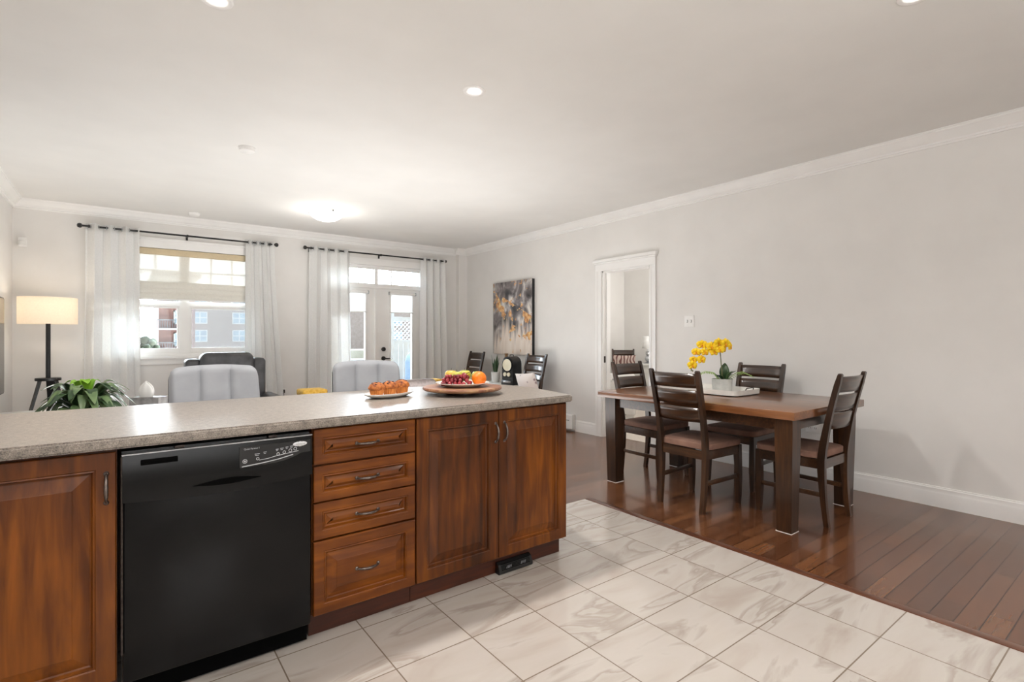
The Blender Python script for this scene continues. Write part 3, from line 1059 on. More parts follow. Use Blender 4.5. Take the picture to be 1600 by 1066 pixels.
def detector(x, y, label, r, cat='smoke detector', name='smoke_detector'):
    t_ = thing(name, label, cat, (x, y, H))
    MB().lathe([(r, 0), (r, -0.008), (r * 0.97, -0.012)], 32).build('base_plate', M['white_plastic'], t_)
    MB().lathe([(r * 0.94, -0.012), (r * 0.9, -0.028), (r * 0.7, -0.035), (0.001, -0.037)], 32).build('cover', M['white_plastic'], t_)


detector(0.792, 4.523, 'round white smoke detector on the ceiling, nearest the camera', 0.062)
detector(0.70, 7.30, 'small white round ceiling disc close above the window curtain rod', 0.062, 'ceiling sensor', 'ceiling_sensor')
t_ = thing('dome_light', 'lit frosted glass dome light on the living room ceiling', 'ceiling light', (1.946, 6.237, H))
MB().lathe([(0.175, 0), (0.178, -0.018), (0.165, -0.028)], 40).build('pan', M['white_plastic'], t_)
MB().lathe([(0.195, -0.022), (0.19, -0.04), (0.165, -0.072), (0.12, -0.10), (0.06, -0.116), (0.001, -0.12)], 40).build('glass_bowl', M['bowl'], t_)
for a in (35, 155, 275):
    x, y = 0.192 * math.cos(R(a)), 0.192 * math.sin(R(a))
    MB().sphere((x, y, -0.026), 0.010, 10, 8).build('clip', M['metal_dark'], t_)
l_ = bpy.data.lights.new('dome_lamp', 'POINT')
l_.energy = 7
l_.color = (1, 0.96, 0.9)
l_.shadow_soft_size = 0.12
lo_ = bpy.data.objects.new('dome_lamp', l_)
lo_.location = (1.946, 6.237, H - 0.32)
COL.objects.link(lo_)

t_ = thing('motion_sensor', 'white motion sensor high on the back wall by the left corner', 'motion sensor', (-0.856, YB, 2.22))
MB().box(-0.035, 0.035, -0.045, 0, 0, 0.10, b=0.008).build('body', M['white_plastic'], t_)
MB().surf(10, 6, lambda u, v: (-0.028 + 0.056 * u, -0.045 - 0.008 * math.sin(PI * u), 0.018 + 0.045 * v)).build('lens', M['tissue'], t_, solid=0.002)

# ------------------------------------------------------------------ switches, outlets, heater
t_ = thing('light_switch', 'white double light switch on the wall above the dining table', 'light switch', (XR, 3.20, 1.405))
MB().box(-0.006, 0, -0.058, 0.058, -0.06, 0.06, b=0.002).build('plate', M['white_plastic'], t_)
for y in (-0.023, 0.023):
    MB().box(-0.014, -0.005, y - 0.005, y + 0.005, -0.010, 0.014, b=0.002).build('toggle', M['trim'], t_)
    MB().box(-0.0068, -0.005, y - 0.009, y + 0.009, -0.014, 0.016).build('slot', M['marble_grey'], t_)
t_ = thing('wall_outlet', 'white double wall outlet low behind the dining table', 'outlet', (XR, 1.985, 0.475))
MB().box(-0.006, 0, -0.058, 0.058, -0.06, 0.06, b=0.002).build('plate', M['white_plastic'], t_)
for y in (-0.023, 0.023):
    for z in (-0.02, 0.02):
        mb = MB().box(-0.0085, -0.005, y - 0.015, y + 0.015, z - 0.014, z + 0.014, b=0.003)
        s_ = mb.build('socket', M['trim'], t_)
        mb = MB().box(-0.0092, -0.008, y - 0.008, y - 0.005, z - 0.004, z + 0.008)
        mb.box(-0.0092, -0.008, y + 0.005, y + 0.008, z - 0.004, z + 0.008)
        mb.build('slot', M['black_satin'], s_)
t_ = thing('wall_outlet', 'white outlet with a black plug on the back wall between window and door', 'outlet', (1.80, YB, 0.46))
MB().box(-0.035, 0.035, -0.006, 0, -0.058, 0.058, b=0.002).build('plate', M['white_plastic'], t_)
MB().box(-0.018, 0.018, -0.045, -0.006, 0.0, 0.045, b=0.006).build('plug', M['black_satin'], t_)
MB().tube([(0, -0.035, 0.0), (0.0, -0.045, -0.08), (-0.02, -0.04, -0.25), (-0.03, -0.03, -0.44)], 0.005, 8).build('cord', M['black_satin'], t_)

t_ = thing('baseboard_heater', 'white electric baseboard heater along the right wall past the doorway', 'heater', (XR, 4.90, 0))
MB().prism([(-0.02, 0.025), (-0.02, 0.215), (-0.062, 0.205), (-0.068, 0.16), (-0.068, 0.03)], 0.0, 1.75, 'y').xf(Matrix.Identity(4)).build('body', M['white_plastic'], t_, smooth=20)
MB().box(-0.072, -0.02, -0.012, 0.0, 0.02, 0.22, b=0.003).build('end_cap', M['console'], t_)
MB().box(-0.072, -0.02, 1.75, 1.762, 0.02, 0.22, b=0.003).build('end_cap', M['console'], t_)
mb = MB()
for k in range(12):
    mb.box(-0.0695, -0.067, 0.06 + 0.14 * k, 0.17 + 0.14 * k, 0.135, 0.145)
mb.build('louvre', M['marble_grey'], t_)

# ------------------------------------------------------------------ painting
t_ = thing('wall_painting', 'tall abstract grey and gold canvas on the right wall', 'painting', (XR - 0.002, 6.72, 0.975))
t_.rotation_euler = (0, 0, R(-90))
o = MB().box(0.0, 0.965, -0.045, 0.0, 0, 1.11, b=0.003).build('canvas', M['painting'], t_)
MB().box(0.9655, 0.972, -0.044, 0.0, 0.002, 1.108).build('canvas_edge', M['black_satin'], t_)
MB().box(-0.007, -0.0005, -0.044, 0.0, 0.002, 1.108).build('canvas_edge', M['black_satin'], t_)

# ------------------------------------------------------------------ kitchen island


def raised_panel(x0, x1, z0, z1, yf=2.14, th=0.02, fr=0.058, flat=0.035):
    """cabinet front seen from -y: frame, beaded step, bevelled raised panel"""
    loops = [(0.0, th), (0.0, 0.003), (0.003, 0.0), (fr - 0.010, 0.0), (fr - 0.006, 0.003), (fr - 0.002, 0.0015), (fr + 0.003, 0.012), (fr + 0.008, 0.0145), (fr + 0.008 + flat, 0.0035), (fr + 0.010 + flat, 0.002)]
    rings = []
    for ins, dep in loops:
        rings.append([(x0 + ins, yf + dep, z0 + ins), (x1 - ins, yf + dep, z0 + ins), (x1 - ins, yf + dep, z1 - ins), (x0 + ins, yf + dep, z1 - ins)])
    return MB().loft(rings)


def pull(cx, cz, vertical=False, L=0.094, yf=2.14):
    mb = MB()
    pts = []
    rs = []
    for k in range(13):
        u = k / 12
        a = (u - 0.5) * L
        yy = -0.004 - 0.024 * math.sin(PI * u) ** 0.7
        pts.append((0, yy, a) if vertical else (a, yy, 0))
        rs.append(0.0036 + 0.0022 * math.sin(PI * u) + (0.0008 if k % 2 else 0))
    mb.tube(pts, rs, 10)
    for s in (-0.5, 0.5):
        c = (0, 0, s * L) if vertical else (s * L, 0, 0)
        mb.lathe([(0.001, 0.0), (0.008, 0.0), (0.008, 0.003), (0.005, 0.006)], 14)
        n = 4 * 14
        vs = mb.v[-n:]
        for v in vs:
            x, y, z = v
            v.x, v.y, v.z = x + c[0], -z, y + c[2]
    return mb.map(lambda p: (p.x + cx, p.y + yf, p.z + cz))


def carcass(t_, x0, x1, toe=True):
    mb = MB().box(x0, x1, 2.16, 2.745, 0.11, 0.872)
    mb.build('carcass', M['cab'], t_, smooth=0)
    if toe:
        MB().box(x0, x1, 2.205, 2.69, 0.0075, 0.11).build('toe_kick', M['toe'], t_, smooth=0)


t_ = thing('base_cabinet', 'cherry stained base cabinet left of the dishwasher', 'cabinet', (0, 0, 0))
carcass(t_, -0.955, -0.012)
for x0, x1, hx in ((-0.953, -0.487, -0.515), (-0.484, -0.014, -0.040)):
    dr = raised_panel(x0, x1, 0.112, 0.866, fr=0.062, flat=0.04).build('door', M['cab'], t_, smooth=15)
    pull(hx, 0.75, True).build('handle', M['pewter'], dr)
t_ = thing('drawer_cabinet', 'stack of four cherry stained drawers right of the dishwasher', 'cabinet', (0, 0, 0))
carcass(t_, 0.615, 1.070)
for z0, z1, hz in ((0.724, 0.868, 0.792), (0.572, 0.717, 0.645), (0.419, 0.566, 0.495), (0.112, 0.411, 0.262)):
    dr = raised_panel(0.617, 1.067, z0, z1, fr=0.044 if z1 - z0 < 0.2 else 0.05, flat=0.026 if z1 - z0 < 0.2 else 0.035).build('drawer', M['cab_h'], t_, smooth=15)
    pull(0.842, hz).build('handle', M['pewter'], dr)
t_ = thing('base_cabinet', 'cherry stained two-door base cabinet at the island end', 'cabinet', (0, 0, 0))
carcass(t_, 1.0725, 2.008)
MB().box(2.008, 2.014, 2.155, 2.745, 0.11, 0.872).build('end_panel', M['cab'], t_, smooth=0)
for x0, x1, hx in ((1.075, 1.533, 1.515), (1.537, 2.006, 1.570)):
    dr = raised_panel(x0, x1, 0.112, 0.868, fr=0.062, flat=0.04).build('door', M['cab'], t_, smooth=15)
    pull(hx, 0.757, True).build('handle', M['pewter'], dr)
# island back panel
tag(MB().box(-0.955, 2.014, 2.747, 2.76, 0.0075, 0.872).build('island_back_panel', M['cab']), 'cherry stained back panel of the kitchen island below the counter', 'panel')

# countertop
front = [(-0.98, 2.115), (2.026, 2.115)]
end = [(2.036, 2.13), (2.068, 2.27), (2.10, 2.45), (2.116, 2.60), (2.115, 2.73), (2.098, 2.84), (2.055, 2.93), (1.98, 3.0), (1.87, 3.045), (1.72, 3.07), (1.56, 3.078)]
poly = front + end + [(-0.98, 3.06)]
bm = bmesh.new()
vs = [bm.verts.new((x, y, 0.877)) for x, y in poly]
f = bm.faces.new(vs)
ex = bmesh.ops.extrude_face_region(bm, geom=[f])
for e in ex['geom']:
    if isinstance(e, bmesh.types.BMVert):
        e.co.z = 0.915
bmesh.ops.bevel(bm, geom=[e for e in bm.edges if abs(e.verts[0].co.z - e.verts[1].co.z) < 1e-6], offset=0.007, segments=3, affect='EDGES')
tag(MB().addbm(bm).build('countertop', M['counter'], smooth=30), 'long speckled beige laminate countertop with a rounded end', 'countertop')

# dishwasher
t_ = thing('dishwasher', 'black built-in dishwasher under the counter', 'dishwasher', (0, 0, 0))
MB().box(0.0, 0.602, 2.15, 2.70, 0.10, 0.862).build('body', M['black_satin'], t_)
dz0, dz1 = 0.10, 0.70


def dfront(u, v):
    return (0.002 + 0.600 * u, 2.128 - 0.006 * math.sin(PI * u) * 1.0 - 0.004 * math.sin(PI * min(1, v * 1.2)), dz0 + (dz1 - dz0) * v)


mb = MB().box(0.002, 0.602, 2.122, 2.15, 0.098, 0.715, b=0.008, seg=3)
dd = mb.build('door', M['black'], t_)


# control panel: bulged fascia whose lower edge dips and carries the grip's shade lens
def cp(u, v):
    x = 0.002 + 0.600 * u
    zb = 0.70 - 0.018 * math.sin(PI * u)
    z = zb + (0.852 - zb) * v
    y = 2.108 + 0.008 * v - 0.004 * math.sin(PI * v)
    return (x, y, z)


mb = MB().surf(60, 24, cp)
cpo = mb.build('control_panel', M['black'], t_, smooth=60)
mb = MB().surf(40, 1, lambda u, v: (cp(u, 0)[0], cp(u, 0)[1] + 0.03 * v, cp(u, 0)[2]))
mb.surf(1, 10, lambda u, v: (0.002, cp(0, v)[1] + (2.15 - cp(0, v)[1]) * u, cp(0, v)[2]))
mb.surf(1, 10, lambda u, v: (0.602, cp(1, v)[1] + (2.15 - cp(1, v)[1]) * u, cp(1, v)[2]))
mb.build('panel_edge', M['black'], cpo)
lens = [(0.195 + 0.225 * k / 20, 0.7225 + 0.0125 * math.sin(PI * k / 20)) for k in range(21)] + [(0.42 - 0.225 * k / 20, 0.7225 - 0.0095 * math.sin(PI * k / 20)) for k in range(1, 20)]
MB().prism(lens, 2.1045, 2.112, 'y').build('grip_shade', M['black_deep'], cpo, smooth=0)  # proud matt black lens; the scoop's shade is put into its colour
MB().box(0.0, 0.604, 2.112, 2.15, 0.853, 0.857).build('top_trim', M['steel'], t_)
MB().box(-0.002, 0.0035, 2.118, 2.15, 0.20, 0.85).build('side_trim', M['metal_dark'], t_)
MB().box(0.05, 0.155, 2.1085, 2.12, 0.815, 0.834, b=0.003).build('vent_slot', M['black_deep'], t_)
for x in (0.16, 0.46):
    MB().box(x - 0.015, x + 0.015, 2.12, 2.16, 0.858, 0.868, b=0.002).build('mounting_clip', M['metal_dark'], t_)
MB().box(0.003, 0.60, 2.175, 2.69, 0.015, 0.10).build('kick_plate', M['black_deep'], t_)
# glossy display overlay, its buttons, words and badge
ov = MB()
top = [(0.345, 0.838), (0.595, 0.838)]
low = [(0.595, 0.792), (0.56, 0.790), (0.53, 0.778), (0.50, 0.770), (0.45, 0.764), (0.40, 0.761), (0.345, 0.758)]
ov.prism(top + low, 2.1078, 2.116, 'y')
ovo = ov.build('display_overlay', M['black_satin'], t_, smooth=0)
bsdf(M['black_satin'])
RX = Matrix.Rotation(R(90), 4, 'X')
for k, (x, z, r) in enumerate([(0.362, 0.785, 0.007), (0.405, 0.789, 0.0045), (0.476, 0.797, 0.0048), (0.498, 0.801, 0.0048), (0.520, 0.805, 0.0055), (0.538, 0.809, 0.0055)]):
    mb = MB().torus((x, 2.1072, z), r, 0.0011, 'y', 18, 6)
    if k == 0:
        mb.tube([(x, 2.1078, z), (x, 2.1066, z)], 0.0035, 12)
    mb.build('button', M['print'], ovo)
mb = MB()
for x0, x1 in ((0.395, 0.412), (0.425, 0.436), (0.468, 0.478), (0.484, 0.496), (0.503, 0.513), (0.519, 0.531), (0.545, 0.552)):
    z = 0.806 + 0.11 * (x0 - 0.395)
    mb.box(x0, x1, 2.1070, 2.1078, z, z + 0.0022)
    mb.box(x0 + 0.001, x1 - 0.003, 2.1070, 2.1078, z - 0.005, z - 0.0032)
mb.build('button_legend', M['print'], ovo, smooth=0)
mb = MB().tube([(0.41, 2.1074, 0.783), (0.44, 2.1074, 0.785), (0.465, 2.1074, 0.790), (0.55, 2.1074, 0.80)], 0.0011, 6)
mb.tube([(0.352, 2.1074, 0.766), (0.42, 2.1074, 0.771), (0.48, 2.1074, 0.778), (0.53, 2.1074, 0.788)], 0.0018, 6)
mb.build('silver_line', M['print'], ovo)
text_mb('Quiet Partner I', 0.0085, Matrix.Translation((0.385, 2.1075, 0.829)) @ RX).build('lettering', M['print'], ovo, smooth=0)
bd = MB().sphere((0.556, 2.108, 0.826), (0.027, 0.0035, 0.0095), 28, 8).build('badge', M['silver'], t_)
mb = text_mb('Whirlpool', 0.0085, Matrix.Translation((0.556, 2.1042, 0.826)) @ RX)
mb.torus((0.556, 2.1062, 0.826), 0.0105, 0.0008, 'y', 24, 6)
mb.map(lambda p: p)
mb.build('badge_lettering', M['marble_grey'], bd, smooth=0)

# toe-kick vent
t_ = thing('toe_kick_vent', 'black toe-kick vent under the island corner door', 'vent', (1.668, 2.199, 0.0075))
mb = MB().prism([(0.004, 0.0), (-0.030, 0.0), (-0.036, 0.006), (-0.036, 0.018), (-0.022, 0.048), (-0.010, 0.056), (0.004, 0.056)], -0.11, 0.11, 'x')
mb.build('housing', M['black_satin'], t_, smooth=30)
mb = MB()
for k in range(5):
    z = 0.022 + 0.006 * k
    mb.box(-0.095, 0.095, -0.037 + (z - 0.018) * 0.47, -0.034 + (z - 0.018) * 0.47, z, z + 0.0025)
mb.build('grille', M['black_deep'], t_)
mb = MB()
for x in (-0.045, 0.05):
    for k in range(4):
        mb.bar((x - 0.018 + 0.009 * k, -0.0335, 0.026), (x - 0.010 + 0.009 * k, -0.0275, 0.037), 0.002, 0.0012)
mb.build('logo_marks', M['print'], t_, smooth=0)

# ------------------------------------------------------------------ things on the counter
CT = 0.915
pa = math.atan2(0.06, 0.14)
t_ = thing('oval_plate', 'white oval plate under three muffins', 'plate', (1.175, 2.665, CT), pa)
prof = [(0.001, 0.006), (0.60, 0.006), (0.70, 0.008), (0.86, 0.017), (1.0, 0.024), (0.99, 0.019), (0.86, 0.010), (0.66, 0.0), (0.001, 0.0)]
MB().loft([[(0.165 * r * math.cos(2 * PI * j / 48), 0.098 * r * math.sin(2 * PI * j / 48), z) for j in range(48)] for r, z in prof]).build('dish', M['china'], t_, smooth=50)
MB().loft([[(0.165 * r * math.cos(2 * PI * j / 48), 0.098 * r * math.sin(2 * PI * j / 48), z) for j in range(48)] for r, z in ((0.998, 0.0236), (1.004, 0.0250), (0.994, 0.0256))], cap=False).build('rim', M['china'], t_)


def muffin(loc, rotz, label, seed):
    rnd = random.Random(seed)
    t_ = thing('muffin', label, 'muffin', loc, rotz, group='muffins on the oval plate')
    n = 36
    rings = []
    for r, z in ((0.022, 0), (0.024, 0.001), (0.0315, 0.036)):
        rings.append([((r + 0.0009 * math.cos(j * PI)) * math.cos(2 * PI * j / n), (r + 0.0009 * math.cos(j * PI)) * math.sin(2 * PI * j / n), z) for j in range(n)])
    MB().loft(rings).map(lambda p: p * 1.22).build('base', M['muffin_cup'], t_, smooth=20)
    mb = MB().sphere((0, 0, 0), 1, 28, 14)

    def bump(p):
        q = 1 + 0.05 * math.sin(5 * p.x + seed) * math.sin(6 * p.y) + 0.03 * math.sin(11 * p.z + 3 * p.x + seed)
        z = p.z * (0.028 if p.z > 0 else 0.008)
        return (p.x * 0.037 * q, p.y * 0.037 * q, 0.037 + z * q)
    mb.map(bump).map(lambda p: p * 1.22).build('top', M['muffin'], t_, smooth=60)
    for k in range(11):
        a, rr = rnd.uniform(0, 2 * PI), rnd.uniform(0.004, 0.028)
        z = 0.037 + 0.0275 * math.sqrt(max(0, 1 - (rr / 0.037) ** 2))
        MB().sphere((rr * math.cos(a) * 1.22, rr * math.sin(a) * 1.22, z * 1.22), (0.007, 0.006, 0.0035), 8, 6).build('chocolate_chip', M['choc'], t_)


muffin((1.084, 2.626, CT + 0.0065), 0.2, 'muffin at the left end of the oval plate', 3)
muffin((1.174, 2.664, CT + 0.0065), 1.4, 'muffin in the middle of the three on the oval plate', 8)
muffin((1.264, 2.704, CT + 0.0065), 2.5, 'rearmost muffin nearest the fruit board', 5)

BC = (1.572, 2.552)
t_ = thing('serving_board', 'round wooden serving board on a dark turntable base under the fruit plate', 'serving board', (BC[0], BC[1], CT), -YAW)
MB().lathe([(0.095, 0.0), (0.098, 0.002), (0.098, 0.020)], 40).build('base', M['board_base'], t_)
MB().lathe([(0.20, 0.020), (0.219, 0.024), (0.227, 0.031), (0.2275, 0.037), (0.224, 0.042), (0.001, 0.042)], 64).build('board', M['board'], t_, smooth=50)
PZ = CT + 0.0425
t_ = thing('fruit_plate', 'white round plate holding an orange, apples and grapes', 'plate', (BC[0], BC[1], PZ))
MB().lathe([(0.001, 0.004), (0.085, 0.004), (0.10, 0.008), (0.135, 0.019), (0.154, 0.024), (0.155, 0.022), (0.135, 0.014), (0.10, 0.002), (0.09, 0.0), (0.001, 0.0)], 56).build('dish', M['china'], t_, smooth=50)
MB().torus((0, 0, 0.0232), 0.1545, 0.0014, 'z', 56, 6).build('rim', M['china'], t_)


def at(dx, dy, dz=0.0):
    """offset on the plate: dx to the camera's right, dy away from it"""
    c, s = math.cos(YAW), math.sin(YAW)
    return (BC[0] + dx * c + dy * s, BC[1] - dx * s + dy * c, PZ + dz)


def orange(loc, label):
    t_ = thing('orange', label, 'orange', loc)
    MB().sphere((0, 0, 0.041), (0.042, 0.042, 0.041), 28, 18).build('peel', M['orange'], t_)
    MB().lathe([(0.001, 0.0822), (0.004, 0.0825), (0.003, 0.080)], 8).build('stem_end', M['stem'], t_)


orange(at(0.098, -0.03, 0.006), 'whole orange at the right of the fruit plate')


def apple(loc, rz, label, m, s=1.0):
    t_ = thing('apple', label, 'apple', loc, rz, group='apples on the fruit plate')
    prof = [(0.001, 0.006), (0.012, 0.001), (0.022, 0.004), (0.033, 0.020), (0.037, 0.036), (0.035, 0.052), (0.026, 0.064), (0.013, 0.066), (0.005, 0.060), (0.001, 0.058)]
    MB().lathe([(r * s, z * s) for r, z in prof], 26).build('skin', M[m], t_, smooth=70)
    MB().tube([(0, 0, 0.058 * s), (0.002, 0, 0.068 * s), (0.006, 0.001, 0.078 * s)], [0.0012, 0.0012, 0.0018], 6).build('stem', M['bark'], t_)


apple(at(-0.072, 0.045, 0.022), 0.4, 'yellow apple at the back left of the fruit plate', 'apple_red')
apple(at(0.008, 0.062, 0.022), 1.3, 'yellow green apple at the back middle of the fruit plate', 'apple')
apple(at(0.085, 0.055, 0.016), 2.2, 'pale green apple just behind the orange', 'apple')
apple(at(-0.028, -0.006, 0.024), 2.9, 'yellow apple lying at the centre just behind the grapes', 'apple', 0.92)
t_ = thing('grape_bunch', 'bunch of red grapes at the front of the fruit plate', 'grapes', at(-0.03, -0.068, 0.010), -YAW)
rg = random.Random(11)
sp = []
for layer, (z, n, hw, hd_) in enumerate(((0.012, 15, 0.078, 0.032), (0.031, 13, 0.07, 0.025), (0.049, 8, 0.05, 0.014))):
    tries = 0
    cnt = 0
    while cnt < n and tries < 4000:
        tries += 1
        p = (rg.uniform(-hw, hw), rg.uniform(-hd_, hd_), z + rg.uniform(-0.002, 0.002))
        if all((p[0] - q[0]) ** 2 + (p[1] - q[1]) ** 2 + (p[2] - q[2]) ** 2 > 0.0205 ** 2 for q in sp):
            sp.append(p)
            cnt += 1
sp += [(0.052, 0.0, 0.055), (0.062, 0.012, 0.047), (0.044, 0.010, 0.060)]
for p in sp:
    MB().sphere(p, (0.0118, 0.0118, 0.0132), 14, 10).build('grape', M['grape'], t_)
MB().tube([(-0.05, 0, 0.03), (0.0, 0.004, 0.045), (0.05, 0.008, 0.062), (0.078, 0.012, 0.078), (0.092, 0.012, 0.083)], 0.0018, 6).build('stalk', M['bark'], t_)

# ------------------------------------------------------------------ dining table
t_ = thing('dining_table', 'dark wooden dining table with thick tapered legs', 'dining table', (3.833, 2.29, 0))
hx, hy = 0.553, 0.817
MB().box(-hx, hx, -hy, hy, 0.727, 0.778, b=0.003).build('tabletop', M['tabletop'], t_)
for sx in (-1, 1):
    for sy in (-1, 1):
        ox, oy = sx * (hx - 0.055), sy * (hy - 0.035)
        rings = []
        for z, inset, wd in ((0.0, 0.016, 0.092), (0.62, 0.0, 0.112), (0.727, 0.0, 0.112)):
            xa, ya = ox - sx * inset * 0.9, oy - sy * inset * 0.9
            xb, yb = xa - sx * wd, ya - sy * wd
            rings.append([(xa, ya, z), (xb, ya, z), (xb, yb, z), (xa, yb, z)])
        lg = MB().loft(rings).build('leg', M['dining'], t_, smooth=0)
        MB().box(min(ox, ox - sx * 0.10) + 0.002 * 0 + (0 if sx < 0 else 0), max(ox, ox - sx * 0.10), min(oy, oy - sy * 0.10), max(oy, oy - sy * 0.10), 0, 0.003).map(lambda p: (p.x - sx * 0.012, p.y - sy * 0.012, p.z)).build('felt_pad', M['white_plastic'], lg)
for sx in (-1, 1):
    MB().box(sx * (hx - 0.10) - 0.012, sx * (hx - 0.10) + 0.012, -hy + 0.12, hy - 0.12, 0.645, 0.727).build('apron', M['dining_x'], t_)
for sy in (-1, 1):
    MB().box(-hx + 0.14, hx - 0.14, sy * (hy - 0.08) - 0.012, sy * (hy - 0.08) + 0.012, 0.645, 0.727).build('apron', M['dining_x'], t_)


# dining chair; local +y is the way the sitter faces, origin under the seat
def rect(cx, cy, z, wx, wy):
    return [(cx - wx / 2, cy - wy / 2, z), (cx + wx / 2, cy - wy / 2, z), (cx + wx / 2, cy + wy / 2, z), (cx - wx / 2, cy + wy / 2, z)]


def backy(z):
    # y of the post's centre line
    if z < 0.42:
        return -0.200 - 0.030 * ((0.42 - z) / 0.42) ** 2
    u = (z - 0.42) / 0.58
    return -0.200 - 0.115 * u ** 1.35


def postx(z):
    return 0.176 + 0.018 * (z / 1.0)


def make_chair(label):
    t_ = thing('dining_chair', label, 'dining chair', (0, 0, 0), 0, 'dark wooden slat-back dining chairs')
    for s in (-1, 1):
        rings = []
        for k in range(17):
            z = 1.0 * k / 16
            d_ = 0.030 + 0.016 * math.exp(-((z - 0.42) / 0.2) ** 2) + (0.004 if z > 0.5 else 0)
            if k == 16:
                d_ *= 0.7
            rings.append(rect(s * postx(z), backy(z), z, 0.034 - 0.004 * z, d_))
        rings.append(rect(s * postx(1.0), backy(1.0), 1.008, 0.020, 0.018))
        lg = MB().loft(rings).build('rear_leg', M['dining'], t_, smooth=25)
        MB().box(s * postx(0) - 0.014, s * postx(0) + 0.014, backy(0) - 0.013, backy(0) + 0.013, 0, 0.003).build('felt_pad', M['white_plastic'], lg)
        rings = []
        for z, wd in ((0.0, 0.028), (0.05, 0.034), (0.18, 0.042), (0.30, 0.040), (0.44, 0.036)):
            rings.append(rect(s * 0.196, 0.208 + (0.04 - wd) / 2 * 0.3, z, wd, wd))
        lg = MB().loft(rings).build('front_leg', M['dining'], t_, smooth=25)
        MB().box(s * 0.196 - 0.014, s * 0.196 + 0.014, 0.198, 0.222, 0, 0.003).build('felt_pad', M['white_plastic'], lg)
        MB().bar((s * 0.18, backy(0.2) + 0.012, 0.205), (s * 0.194, 0.192, 0.205), 0.018, 0.030, 0.002).build('side_stretcher', M['dining_x'], t_)
        MB().bar((s * 0.182, -0.18, 0.405), (s * 0.198, 0.192, 0.405), 0.022, 0.062).build('side_rail', M['dining_x'], t_)
    MB().box(-0.18, 0.18, 0.196, 0.218, 0.374, 0.436).build('front_rail', M['dining_x'], t_)
    MB().box(-0.165, 0.165, -0.212, -0.190, 0.374, 0.436).build('back_rail', M['dining_x'], t_)
    # cushion
    mb = MB().box(-1, 1, -1, 1, -1, 1, b=0.32, seg=5)
    bm = bmesh.new()
    vs = [bm.verts.new(v) for v in mb.v]
    for f in mb.f:
        bm.faces.new([vs[i] for i in f])
    bmesh.ops.subdivide_edges(bm, edges=[e for e in bm.edges if (e.verts[0].co - e.verts[1].co).length > 0.5], cuts=5, use_grid_fill=True)
    mb = MB().addbm(bm)

    def cush(p):
        hw = 0.205 + 0.022 * (p.y + 1) / 2
        crown_ = 0.012 * (1 - p.x ** 2) * (1 - p.y ** 2) if p.z > 0 else 0
        return (p.x * hw, 0.018 + p.y * 0.222, 0.463 + p.z * 0.027 + crown_)
    mb.map(cush).build('seat', M['microfiber'], t_, smooth=60)
    # curved slats
    for z0, z1 in ((0.885, 0.985), (0.765, 0.865), (0.640, 0.742)):
        def slat(u, v):
            z = z0 + (z1 - z0) * v
            x = (u - 0.5) * 2 * (postx(z) - 0.012)
            bow = 0.026 * (1 - (2 * u - 1) ** 2)
            return (x, backy(z) + 0.004 - bow, z)
        MB().surf(16, 3, slat).build('slat', M['dining_x'], t_, solid=0.016, smooth=40)
    return t_


chair = make_chair('slat-back dining chair on the near side of the table, its back to the camera')
chair.location = (3.475, 2.255, 0)
chair.rotation_euler = (0, 0, R(-90))
G = 'dark wooden slat-back dining chairs'
dup(chair, (3.845, 1.672, 0), R(0), 'slat-back dining chair at the near right end of the table', G)
dup(chair, (3.848, 2.955, 0), R(180), 'slat-back dining chair at the table end by the doorway', G)
dup(chair, (4.235, 2.325, 0), R(90), 'slat-back dining chair on the wall side of the table behind the orchid', G)
dup(chair, (4.235, 5.44, 0), R(90), 'slat-back chair with a floral pillow by the right wall', G)
dup(chair, (4.235, 6.93, 0), R(90), 'slat-back chair near the far corner behind the fruit', G)
dup(chair, (7.33, 6.28, 0.004), R(135), 'slat-back chair with a patterned pillow seen through the doorway', G)


def pillow(name, label, m, w_, h_, th, loc, rot, cat='pillow'):
    def side(sg):
        def fn(u, v):
            a, b = 2 * u - 1, 2 * v - 1
            px = a * (1 - 0.06 * (1 - b * b)) * w_ / 2
            pz = b * (1 - 0.06 * (1 - a * a)) * h_ / 2
            return (px, sg * th / 2 * ((1 - abs(a) ** 2.4) * (1 - abs(b) ** 2.4)) ** 0.6, pz)
        return fn
    o = MB().surf(18, 18, side(1)).surf(18, 18, side(-1)).build(name, M[m], smooth=80)
    o.location = loc
    o.rotation_euler = rot
    return tag(o, label, cat)


pillow('pillow', 'pale pink floral pillow on the slat-back chair by the right wall', 'pillow_floral', 0.42, 0.27, 0.12, (4.35, 5.41, 0.625), (R(-16), R(5), R(90)))
pillow('pillow', 'patterned mauve pillow on the chair beyond the doorway', 'pillow_ogee', 0.42, 0.36, 0.13, (7.39, 6.34, 0.73), (R(-12), 0, R(135)))

# tray and orchid
TZ = 0.778
t_ = thing('serving_tray', 'white oblong serving tray under the orchid on the dining table', 'tray', (3.945, 2.475, TZ))


def rr(hx_, hy_, r, z, n=8):
    pts = []
    for cx, cy, a0 in ((hx_ - r, hy_ - r, 0), (-hx_ + r, hy_ - r, 90), (-hx_ + r, -hy_ + r, 180), (hx_ - r, -hy_ + r, 270)):
        for k in range(n + 1):
            a = R(a0 + 90 * k / n)
            pts.append((cx + r * math.cos(a), cy + r * math.sin(a), z))
    return pts


